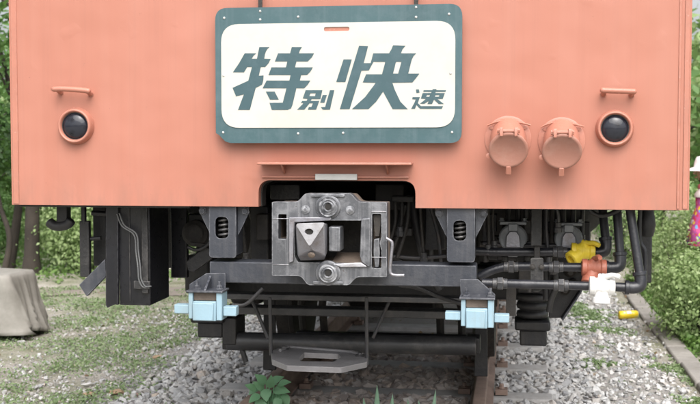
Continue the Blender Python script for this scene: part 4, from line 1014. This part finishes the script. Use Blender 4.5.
lab.add(gv, [(2 * i, 2 * i + 1, 2 * i + 3, 2 * i + 2) for i in range(4)])
build(lab, 'can_label', M['can_lab'], cn)
# crumpled white scrap by the can
sx, sy = PG(615, 321, -.06); b = MB(); vsn, fs = PROTO[3]
b.add([(sx + p[0] * .032, sy + p[1] * .022, hgt(sx, sy) + .012 + p[2] * .016) for p in vsn], fs)
tag(build(b, 'paper_scrap', M['sign_white'], None, 0, 0, (sx, sy, hgt(sx, sy))), 'crumpled white paper scrap beside the yellow can', 'litter')

# ================================================================== plants
def leaf_arrays(P0, N0, size, aspect=1.7, bend=.25, rng=RNG):
    """six-vertex bent leaf blades at points P0 facing N0"""
    n = len(P0); N0 = N0 / np.maximum(np.linalg.norm(N0, axis=1, keepdims=True), 1e-6)
    t = rng.normal(size=(n, 3)); t -= N0 * (t * N0).sum(1, keepdims=True); t /= np.maximum(np.linalg.norm(t, axis=1, keepdims=True), 1e-6)
    b = np.cross(N0, t); s = (size * rng.uniform(.65, 1.25, n))[:, None]; wv = s / aspect
    base = P0 - t * s * .5; tip = P0 + t * s * .5 - N0 * s * bend * .5
    m1 = P0 - t * s * .08
    v = np.stack([base, m1 + b * wv * .5 + N0 * s * .06, tip, m1 - b * wv * .5 + N0 * s * .06], 1).reshape(-1, 3)
    q = np.arange(n)[:, None] * 4
    f = np.concatenate([q + np.array([[0, 1, 2]]), q + np.array([[0, 2, 3]])], 0)
    return v, f
def leaf_mesh(name, P0, N0, size, mat, parent=None, **k):
    v, f = leaf_arrays(P0, N0, size, **k)
    org = ORG[parent] if parent is not None else Vector((0, 0, 0))
    v = v - np.array(org[:])
    me = bpy.data.meshes.new(name); me.vertices.add(len(v)); me.vertices.foreach_set('co', v.ravel())
    me.loops.add(len(f) * 3); me.loops.foreach_set('vertex_index', f.ravel().astype(np.int32)); me.polygons.add(len(f))
    me.polygons.foreach_set('loop_start', np.arange(0, len(f) * 3, 3, dtype=np.int32)); me.update(calc_edges=True); me.validate()
    return link_mesh(name, me, M[mat], parent)
def clumps(centre, radii, nclump, per, spread, rng=RNG, low=-1.0):
    c = []
    while len(c) < nclump:
        p = rng.normal(size=3); p /= np.linalg.norm(p); p *= rng.uniform(.35, 1.0) ** .6
        if p[2] > low: c.append(p)
    c = np.array(c) * np.array(radii) + np.array(centre)
    pts = np.repeat(c, per, 0) + rng.normal(size=(nclump * per, 3)) * spread * np.array([1, 1, .7])
    nr = (pts - np.repeat(c, per, 0)) + rng.normal(size=pts.shape) * spread * .8 + np.array([0, 0, spread * .9])
    return c, pts, nr
def tree(name, label, cat, base, trunk, r, centre, radii, ncl, per, spread, size, mat, bark='bark', group=None, limbs=7):
    t = thing(name, label, cat, base, group)
    c, pts, nr = clumps(centre, radii, ncl, per, spread)
    tp = [Vector(base)] + [Vector(p) for p in trunk]; path = smooth_path(tp, 5); n = len(path)
    rr = [r * (1.25 - .85 * i / (n - 1)) * (1 + (.35 if i == 0 else 0)) for i in range(n)]
    build(MB().tube(path, rr, 12), 'trunk', M[bark], t, 0, 70)
    b = MB()
    for k in range(limbs):
        tgt = Vector(c[RNG.integers(len(c))]); st_ = path[int(n * random.uniform(.55, .98)) - 1]
        md = st_.lerp(tgt, .5) + Vector((0, 0, .12 * (tgt - st_).length))
        b.tube(smooth_path([st_, md, tgt], 4), [r * .34 * (1 - .09 * i) for i in range(9)], 7)
    build(b, 'limbs', M[bark], t, 0, 70)
    leaf_mesh('crown', pts, nr, size, mat, t)
    return t
def shrub(name, label, base, radii, ncl, per, spread, size, mat, stems=9, group=None, h0=.45):
    t = thing(name, label, 'shrub', base, group)
    cen = (base[0], base[1], base[2] + radii[2] * (.55 + h0))
    c, pts, nr = clumps(cen, radii, ncl, per, spread)
    keep = pts[:, 2] > base[2] + .02; pts = pts[keep]; nr = nr[keep]
    b = MB()
    for k in range(stems):
        tgt = Vector(c[RNG.integers(len(c))]); st_ = Vector(base) + Vector((random.uniform(-.5, .5) * radii[0] * .5, random.uniform(-.5, .5) * radii[1] * .5, -.02))
        b.tube(smooth_path([st_, st_.lerp(tgt, .5) + Vector((random.uniform(-.06, .06), random.uniform(-.06, .06), .05)), tgt], 4), [.014 * (1 - .08 * i) for i in range(9)], 6)
    build(b, 'stems', M['bark'], t, 0, 70)
    leaf_mesh('foliage', pts, nr, size, mat, t); return t
def gz(px, Y, py_ground=None):                       # x on the ground for a pixel column at depth Y
    return P(px, 250, Y)[0]
# left wood behind the path
def at(px, Y): x = P(px, 240, Y)[0]; return (x, Y, hgt(x, Y) - .03)
b0 = at(31, 7.7)
tree('broadleaf_tree', 'thick brown trunk rising behind the train\'s lower left corner', 'tree', b0, [(b0[0] + .03, 7.7, 1.2), (b0[0] - .05, 7.8, 2.6), (b0[0] + .1, 7.8, 3.8)], .075, (b0[0] - .1, 7.9, 3.7), (2.0, 1.6, 1.2), 44, 70, .26, .12, 'leaf_mid')
b0 = at(9, 8.2)
tree('broadleaf_tree', 'slender tree with low leafy branches at the left edge', 'tree', b0, [(b0[0] + .14, 8.2, .8), (b0[0] + .10, 8.25, 1.7), (b0[0] - .2, 8.3, 2.9)], .05, (b0[0] - .15, 7.8, 2.15), (.80, .7, 1.15), 26, 34, .17, .085, 'leaf_mid')
b0 = at(3, 7.6)
tree('young_tree', 'thin brown stem leaning beside the covered bench at the far left', 'tree', b0, [(b0[0] + .08, 7.6, .35), (b0[0] - .06, 7.6, .8), (b0[0] - .22, 7.6, 1.5)], .035, (b0[0] - .25, 7.6, 1.5), (.5, .45, .5), 16, 70, .14, .08, 'leaf_dark', 'bark', limbs=4)
for px, Y, rad, mat, lab, ncl in ((80, 8.0, (.42, .4, .48), 'leaf_pale', 'bright green shrub behind the hanging narrow plate at the path\'s edge', 60),
                             (112, 8.9, (.5, .5, .40), 'leaf_pale', 'green shrub seen between the hanging plates and the path', 50),
                             (52, 10.4, (.9, .5, .30), 'leaf_pale', 'pale low shrub at the foot of the thick trunk', 50),
                             (-16, 8.8, (.5, .5, .5), 'leaf_mid', 'green shrub behind the covered bench at the left edge', 44),
                             (150, 10.0, (.9, .6, .5), 'leaf_mid', 'green shrub showing under the train behind the black step box', 50),
                             (196, 11.5, (.9, .6, .55), 'leaf_pale', 'pale shrub glimpsed between the black step box and the spring bracket', 40)):
    shrub('leafy_shrub', lab, at(px, Y), rad, ncl, 110, .13, .050, mat)
for px, Y, h, rx, mat in ((-20, 12, 1.9, 2.0, 'leaf_pale'), (20, 14.5, 1.9, 2.2, 'leaf_pale'), (62, 13, 3.2, 2.0, 'leaf_mid'), (100, 16, 3.2, 2.4, 'leaf_pale'), (150, 15, 3.0, 2.2, 'leaf_mid'), (-80, 10.5, 2.4, 1.2, 'leaf_mid')):
    b0 = at(px, Y)
    tree('background_tree', 'leafy tree standing in the wood beyond the path', 'tree', b0, [(b0[0] + .1, Y, 1.4), (b0[0], Y, 2.6)], .10, (b0[0], Y, h * .62), (rx, 1.4, h * .55), 42, 55, .34, .19, mat, group='trees of the wood beyond the path')
# right: clipped shrubs along the kerb, trees behind
for px, Y, rad, mat, lab, ncl in ((708, 4.3, (.38, .62, .37), 'leaf_pale', 'rounded pale green shrub nearest the camera behind the kerb', 120),
                             (682, 6.9, (.48, .7, .40), 'leaf_pale', 'pale green shrub farther along the kerb behind the corner post', 100),
                             (676, 9.6, (.75, .8, .55), 'leaf_pale', 'taller green shrub behind the two clipped shrubs', 90),
                             (752, 6.2, (.5, .7, .40), 'leaf_mid', 'green shrub beyond the right edge in front of the person', 70),
                             (628, 10.5, (.6, .6, .55), 'leaf_mid', 'green shrub seen under the carriage between the brake pipes', 60)):
    b_ = at(px, Y); shrub('clipped_shrub', lab, b_, rad, ncl, 80, .085, .036, mat, 22)
for px, Y, h, rx, mat in ((722, 14, 2.7, 1.6, 'leaf_pale'), (785, 12, 2.7, 1.6, 'leaf_mid'), (660, 16, 3.4, 2.2, 'leaf_pale'), (600, 17, 3.0, 2.0, 'leaf_mid'), (820, 15, 4.0, 2.4, 'leaf_mid')):  # pale leaf on some trees: distance haze put into the leaf colour
    b0 = at(px, Y)
    tree('background_tree', 'leafy tree standing behind the hedge on the right', 'tree', b0, [(b0[0] - .1, Y, 1.4), (b0[0], Y, 2.6)], .10, (b0[0], Y, h * .62), (rx, 1.4, h * .55), 42, 55, .34, .19, mat, group='trees behind the hedge')
# far wood closing the horizon
pts = []; 
for k in range(300):
    a = RNG.uniform(R(25), R(155)); rr_ = RNG.uniform(24, 34)
    pts.append((rr_ * math.cos(a) + .7, rr_ * math.sin(a) - 4, RNG.uniform(0, 2.6)))
pts = np.array(pts); q = np.repeat(pts, 22, 0) + RNG.normal(size=(len(pts) * 22, 3)) * .7
fw = leaf_mesh('far_wood', q, RNG.normal(size=q.shape) + np.array([0, -.3, .5]), .55, 'leaf_pale'); struct(fw, 'stuff', 'distant green wood closing the view behind the train'); fw['category'] = 'wood'

# ---- low ground cover
def cover(name, label, n, region, dens, size, mat, hmax):
    p = []
    while len(p) < n:
        x, y = region()
        d_ = dens(x, y)
        if random.random() < d_: p.append((x, y, hgt(x, y) + random.uniform(.004, hmax) * (.4 + d_)))
    p = np.array(p); k = leaf_mesh(name, p, RNG.normal(size=p.shape) * .55 + np.array([0, 0, 1.0]), size, mat, aspect=1.25)
    struct(k, 'stuff', label); k['category'] = 'ground cover'; return k
pn = lambda x, y, f, o: mnoise.noise(Vector((x * f, y * f, o)))
cover('weed_cover', 'low green weeds spread over the gravelly ground on the left', 30000, lambda: (random.uniform(-4.2, -1.0), random.uniform(.9, 6.6)),
      lambda x, y: max(0, min(1, .42 + 1.2 * pn(x, y, 1.6, 7) + .7 * pn(x, y, 6, 2))) * (1 - .75 * sstep(-1.7, -1.1, x)), .020, 'leaf_cover', .030)
cover('weed_cover', 'grass and herbs at the edge of the wood on the left', 11000, lambda: (random.uniform(-8, -1.5), random.uniform(6.9, 14)),
      lambda x, y: max(0, min(1, .6 + 1.0 * pn(x, y, 1.1, 4))), .05, 'leaf_weed', .10)
cover('weed_cover', 'patches of small weeds in the gravel beside the kerb', 9000, lambda: (random.uniform(1.0, 2.0), random.uniform(1.2, 6.5)),
      lambda x, y: max(0, min(1, -.05 + 1.8 * pn(x, y, 2.1, 1.5) + .5 * pn(x, y, 7, 2))) * sstep(1.0, 1.35, x) * (x < kerbx(y) + .03) * ((x - CANX) ** 2 + (y - CANY) ** 2 > .03), .022, 'leaf_cover', .03)
cover('weed_cover', 'leafy ground cover between the kerb and the shrubs', 9000, lambda: (lambda y: (kerbx(y) + .14 + abs(random.gauss(0, .35)), y))(random.uniform(1.4, 8)),
      lambda x, y: max(0, min(1, .62 + .9 * pn(x, y, 1.9, 9))), .040, 'leaf_weed', .07)
cover('leaf_litter', 'dry brown leaves lying on the soil and gravel', 900, lambda: (random.uniform(-4.5, 3.2), random.uniform(.8, 8)),
      lambda x, y: .15 + .85 * sstep(1.85, 2.1, x) + .3 * sstep(.9, .3, abs(x)), .038, 'dry_leaf', .02)

# ---- weeds growing between the rails at the bottom
def plant_leaf(b, base, tip, wid, nrm, n=6, cup=.12):
    base = Vector(base); tip = Vector(tip); ax = (tip - base); L = ax.length; s = ax.cross(Vector(nrm)).normalized(); up = s.cross(ax).normalized()
    vs = []
    for i in range(n + 1):
        t = i / n; wv = wid * math.sin(math.pi * min(1, .08 + .92 * t ** .8)) if i < n else 0
        c = base + ax * t - up * (L * .25 * t * t)
        vs += [c - s * wv + up * wv * cup * 2, c, c + s * wv + up * wv * cup * 2]
    fs = []
    for i in range(n):
        for k in range(2): fs.append((i * 3 + k, i * 3 + k + 1, (i + 1) * 3 + k + 1, (i + 1) * 3 + k))
    return b.add(vs, fs)
wx, wy = P(268, 400, .82)[0], .82
wp = thing('broadleaf_weed', 'bright green broad-leaved weed growing beside the left rail', 'plant', (wx, wy, hgt(wx, wy)))
Yb = wy
for px, py, tx, ty, wd in ((258, 386, 250, 392, .026), (264, 382, 258, 376, .026), (272, 383, 279, 377, .027), (276, 390, 286, 390, .028), (266, 391, 266, 399, .030), (258, 396, 250, 400, .026), (274, 397, 282, 402, .029), (284, 396, 288, 404, .024), (262, 402, 258, 410, .034), (270, 386, 271, 379, .024), (254, 389, 248, 385, .022), (280, 384, 287, 381, .022), (262, 388, 256, 383, .024), (268, 396, 273, 400, .026), (279, 400, 275, 407, .026), (252, 402, 247, 406, .024)):
    Yq = Yb + random.uniform(-.05, .05); a = Vector(P3(px, py, Yq)); tp = Vector(P3(tx, ty, Yq - .03))
    d_ = (tp - a); a = a - d_ * .25; tp = tp + d_ * .2
    b = plant_leaf(MB(), a, tp, wd * .95, (random.uniform(-.3, .3), -.75, .65))
    build(b, 'leaf', M['leaf_broad'], wp, 0, 180)
    build(MB().tube([(wx + random.uniform(-.01, .01), Yb, hgt(wx, Yb)), a.lerp(Vector((wx, Yb, a.z)), .4), a], .003, 6), 'stem', M['leaf_broad'], wp)
def blades(label, px0, py0, tips, wd):
    y = .7; x = P(px0, py0, y)[0]; pl = thing('blade_plant', label, 'plant', (x, y, hgt(x, y)), 'spear-leaved plants between the rails')
    for tx, ty, dx in tips:
        tp = Vector(P3(tx, ty, y + random.uniform(-.03, .03))); bs = Vector((P(tx + dx, py0, y)[0], y, hgt(x, y) - .01))
        ax = tp - bs; n = 7; vs = []
        for i in range(n + 1):
            t = i / n; wv = wd * (1 - t ** 2.2) * (.75 + .5 * t) if i < n else .0003
            c = bs + ax * t + Vector((0, -.02 * t * t, 0))
            vs += [c + Vector((-wv, .004, 0)), c + Vector((0, -.003, 0)), c + Vector((wv, .004, 0))]
        build(MB().add(vs, [(i * 3 + k, i * 3 + k + 1, (i + 1) * 3 + k + 1, (i + 1) * 3 + k) for i in range(n) for k in range(2)]), 'leaf', M['leaf_blade'], pl, 0, 180)
blades('spear-leaved green plant nearest the middle of the track, three upright blades', 376, 409, [(377.5, 384, -1), (364, 397, 4), (393, 393, -4)], .023)
blades('spear-leaved green plant right of the middle of the track, leaning blades', 428, 411, [(436, 389, -8), (419, 399, 3), (408, 398, 4)], .019)

# ================================================================== person behind the shrubs at the right edge
PX, PY = P(708, 196, 6.5)[0], 6.5
gz0 = hgt(PX, PY)
pr = thing('person', 'person in a white hat and a many-coloured spotted skirt behind the shrubs', 'person', (PX, PY, gz0))
m = NT('skin'); m.set(color=(.55, .33, .24), rough=.55); M['skin'] = m.m
m = NT('white_cotton'); m.set(color=m.mix(m.noise(9, 3), (.80, .78, .78), (.70, .62, .64)), rough=.85); M['cotton'] = m.m
m = NT('red_cloth'); m.set(color=m.mix(m.noise(14, 3), (.55, .03, .05), (.42, .02, .04)), rough=.8); M['redc'] = m.m
m = NT('pink_cloth'); m.set(color=(.72, .20, .27), rough=.8); M['pink'] = m.m
m = NT('hair'); m.set(color=(.035, .022, .018), rough=.5); M['hair'] = m.m
m = NT('spotted_cloth'); v = m.n('ShaderNodeTexVoronoi'); v.inputs['Scale'].default_value = 26; m.l(m.pos(), v.inputs['Vector'])
hsv = m.n('ShaderNodeSeparateColor'); m.l(v.outputs['Color'], hsv.inputs[0])
spots = m.ramp(hsv.outputs[0], [(0., (.62, .04, .10)), (.22, (.85, .60, .05)), (.42, (.20, .45, .80)), (.6, (.75, .12, .32)), (.78, (.85, .82, .80)), (.92, (.15, .25, .60))])
spots.node.color_ramp.interpolation = 'CONSTANT'
m.set(color=m.mix(m.ramp(v.outputs['Distance'], [(.50, 0.), (.56, 1.)]), spots, (.45, .08, .30)), rough=.85); M['spots'] = m.m
def skin_body(name, joints, edges, mat, parent, sub=2):
    me = bpy.data.meshes.new(name); org = ORG[parent]
    me.from_pydata([tuple(Vector(j[:3]) - org) for j in joints], edges, []); o = link_mesh(name, me, mat, parent)
    sk = o.modifiers.new('skin', 'SKIN'); sd = o.modifiers.new('sub', 'SUBSURF'); sd.levels = sd.render_levels = sub
    for i, j in enumerate(joints):
        me.skin_vertices[0].data[i].radius = (j[3], j[4] if len(j) > 4 else j[3])
    me.skin_vertices[0].data[0].use_root = True; return o
def body():
    x, y, g = PX, PY, gz0; J = []; Ed = []
    def j(dx, dy, z, r, r2=None): J.append((x + dx, y + dy, g + z, r, r2 or r)); return len(J) - 1
    def e(*ids):
        for a, b in zip(ids, ids[1:]): Ed.append((a, b))
    pel = j(0, 0, .72, .105, .085); wa = j(0, 0, .84, .088, .072); ch = j(-.01, 0, .98, .10, .078); nk0 = j(-.015, 0, 1.08, .05); nk = j(-.025, 0, 1.13, .038); hd0 = j(-.04, 0, 1.19, .068, .075); hd1 = j(-.035, 0, 1.27, .082, .085); hd2 = j(-.025, 0, 1.33, .06)
    e(pel, wa, ch, nk0, nk, hd0, hd1, hd2)
    for s in (-1, 1):
        hip = j(.005, s * .065, .66, .068); kn = j(-.01, s * .07, .36, .047); an = j(.005, s * .07, .07, .032); fo = j(-.05, s * .07, .03, .030); to = j(-.12, s * .075, .022, .022)
        e(pel, hip, kn, an, fo, to)
        sh = j(-.005, s * .125, 1.04, .044); el = j(.0, s * .165, .84, .031); wr = j(-.07, s * .14, .68, .022); pm_ = j(-.095, s * .135, .635, .022, .013)
        e(ch, sh, el, wr, pm_)
        for k, (dy, L) in enumerate(((-.014, .045), (-.005, .052), (.005, .05), (.014, .04))):
            a = j(-.112, s * .135 + dy, .605, .0065); b = j(-.118, s * .135 + dy, .605 - L * .55, .006); c = j(-.112, s * .135 + dy, .605 - L, .005); e(pm_, a, b, c)
        a = j(-.118, s * .12, .635, .0065); b = j(-.13, s * .112, .605, .006); e(wr, a, b)
    return skin_body('body', J, Ed, M['skin'], pr)
body()
def ringed(name, prof, mat, n=28, fold=0.0, cx=0.0):
    vs = []; fs = []
    for i, (r0, r1, z, f) in enumerate(prof):
        for k in range(n):
            a = 2 * math.pi * k / n; w_ = 1 + f * math.sin(a * 7 + .5)
            vs.append((PX + cx + r0 * math.cos(a) * w_, PY + r1 * math.sin(a) * w_, gz0 + z))
    fs = [(i * n + k, i * n + (k + 1) % n, (i + 1) * n + (k + 1) % n, (i + 1) * n + k) for i in range(len(prof) - 1) for k in range(n)]
    return build(MB().add(vs, fs), name, M[mat], pr, 0, 80)
ringed('skirt', [(.118, .14, 1.03, 0), (.112, .13, .92, 0), (.14, .16, .82, .02), (.17, .19, .68, .04), (.195, .21, .54, .06), (.19, .205, .535, .06)], 'spots')
ringed('blouse', [(.125, .15, 1.0, .0), (.124, .157, 1.03, 0), (.09, .13, 1.075, 0), (.05, .06, 1.10, 0)], 'cotton')
ringed('scarf', [(.055, .065, 1.07, 0), (.075, .085, 1.09, .03), (.07, .08, 1.12, .03), (.05, .055, 1.13, 0)], 'pink', cx=-.02)
ringed('hat', [(.19, .19, 1.255, .02), (.14, .14, 1.275, 0), (.105, .11, 1.29, 0), (.10, .105, 1.34, 0), (.08, .085, 1.385, 0), (.03, .03, 1.40, 0), (.002, .002, 1.402, 0)], 'cotton', cx=-.03)
ringed('hair', [(.03, .03, 1.372, 0), (.088, .094, 1.34, 0), (.094, .098, 1.27, 0), (.085, .092, 1.16, .03), (.07, .075, 1.13, .04)], 'hair', cx=-.005)
for s in (-1, 1):
    x0, y0 = PX + .0, PY + s * .068
    build(MB().tube([(x0 + .004, y0, gz0 + .60), (PX - .008, y0, gz0 + .36), (PX + .004, y0, gz0 + .07)], [.074, .054, .040], 14), 'legging', M['redc'], pr, 0, 60)
    a = Vector((PX - .005, PY + s * .125, gz0 + 1.05)); c_ = Vector((PX, PY + s * .165, gz0 + .84))
    build(MB().tube([a, a.lerp(c_, .5), c_], [.056, .05, .043], 12), 'sleeve', M['cotton'], pr, 0, 60)
    build(MB().lathe([(.011, 0), (.009, .005), (.003, .008)], (PX - .112, PY + s * .032, gz0 + 1.262), (-1, 0, 0), 10), 'eye', M['hair'], pr)
    build(MB().lathe([(.018, 0), (.014, .012), (.004, .016)], (PX - .02, PY + s * .082, gz0 + 1.25), (0, s, 0), 10), 'ear', M['skin'], pr)
build(MB().tube([(PX - .110, PY, gz0 + 1.262), (PX - .132, PY, gz0 + 1.225), (PX - .112, PY, gz0 + 1.218)], [.007, .014, .008], 8), 'nose', M['skin'], pr, 0, 60)
build(MB().tube([(PX - .112, PY - .022, gz0 + 1.192), (PX - .119, PY, gz0 + 1.190), (PX - .112, PY + .022, gz0 + 1.192)], [.004, .007, .004], 8), 'mouth', M['pink'], pr, 0, 60)
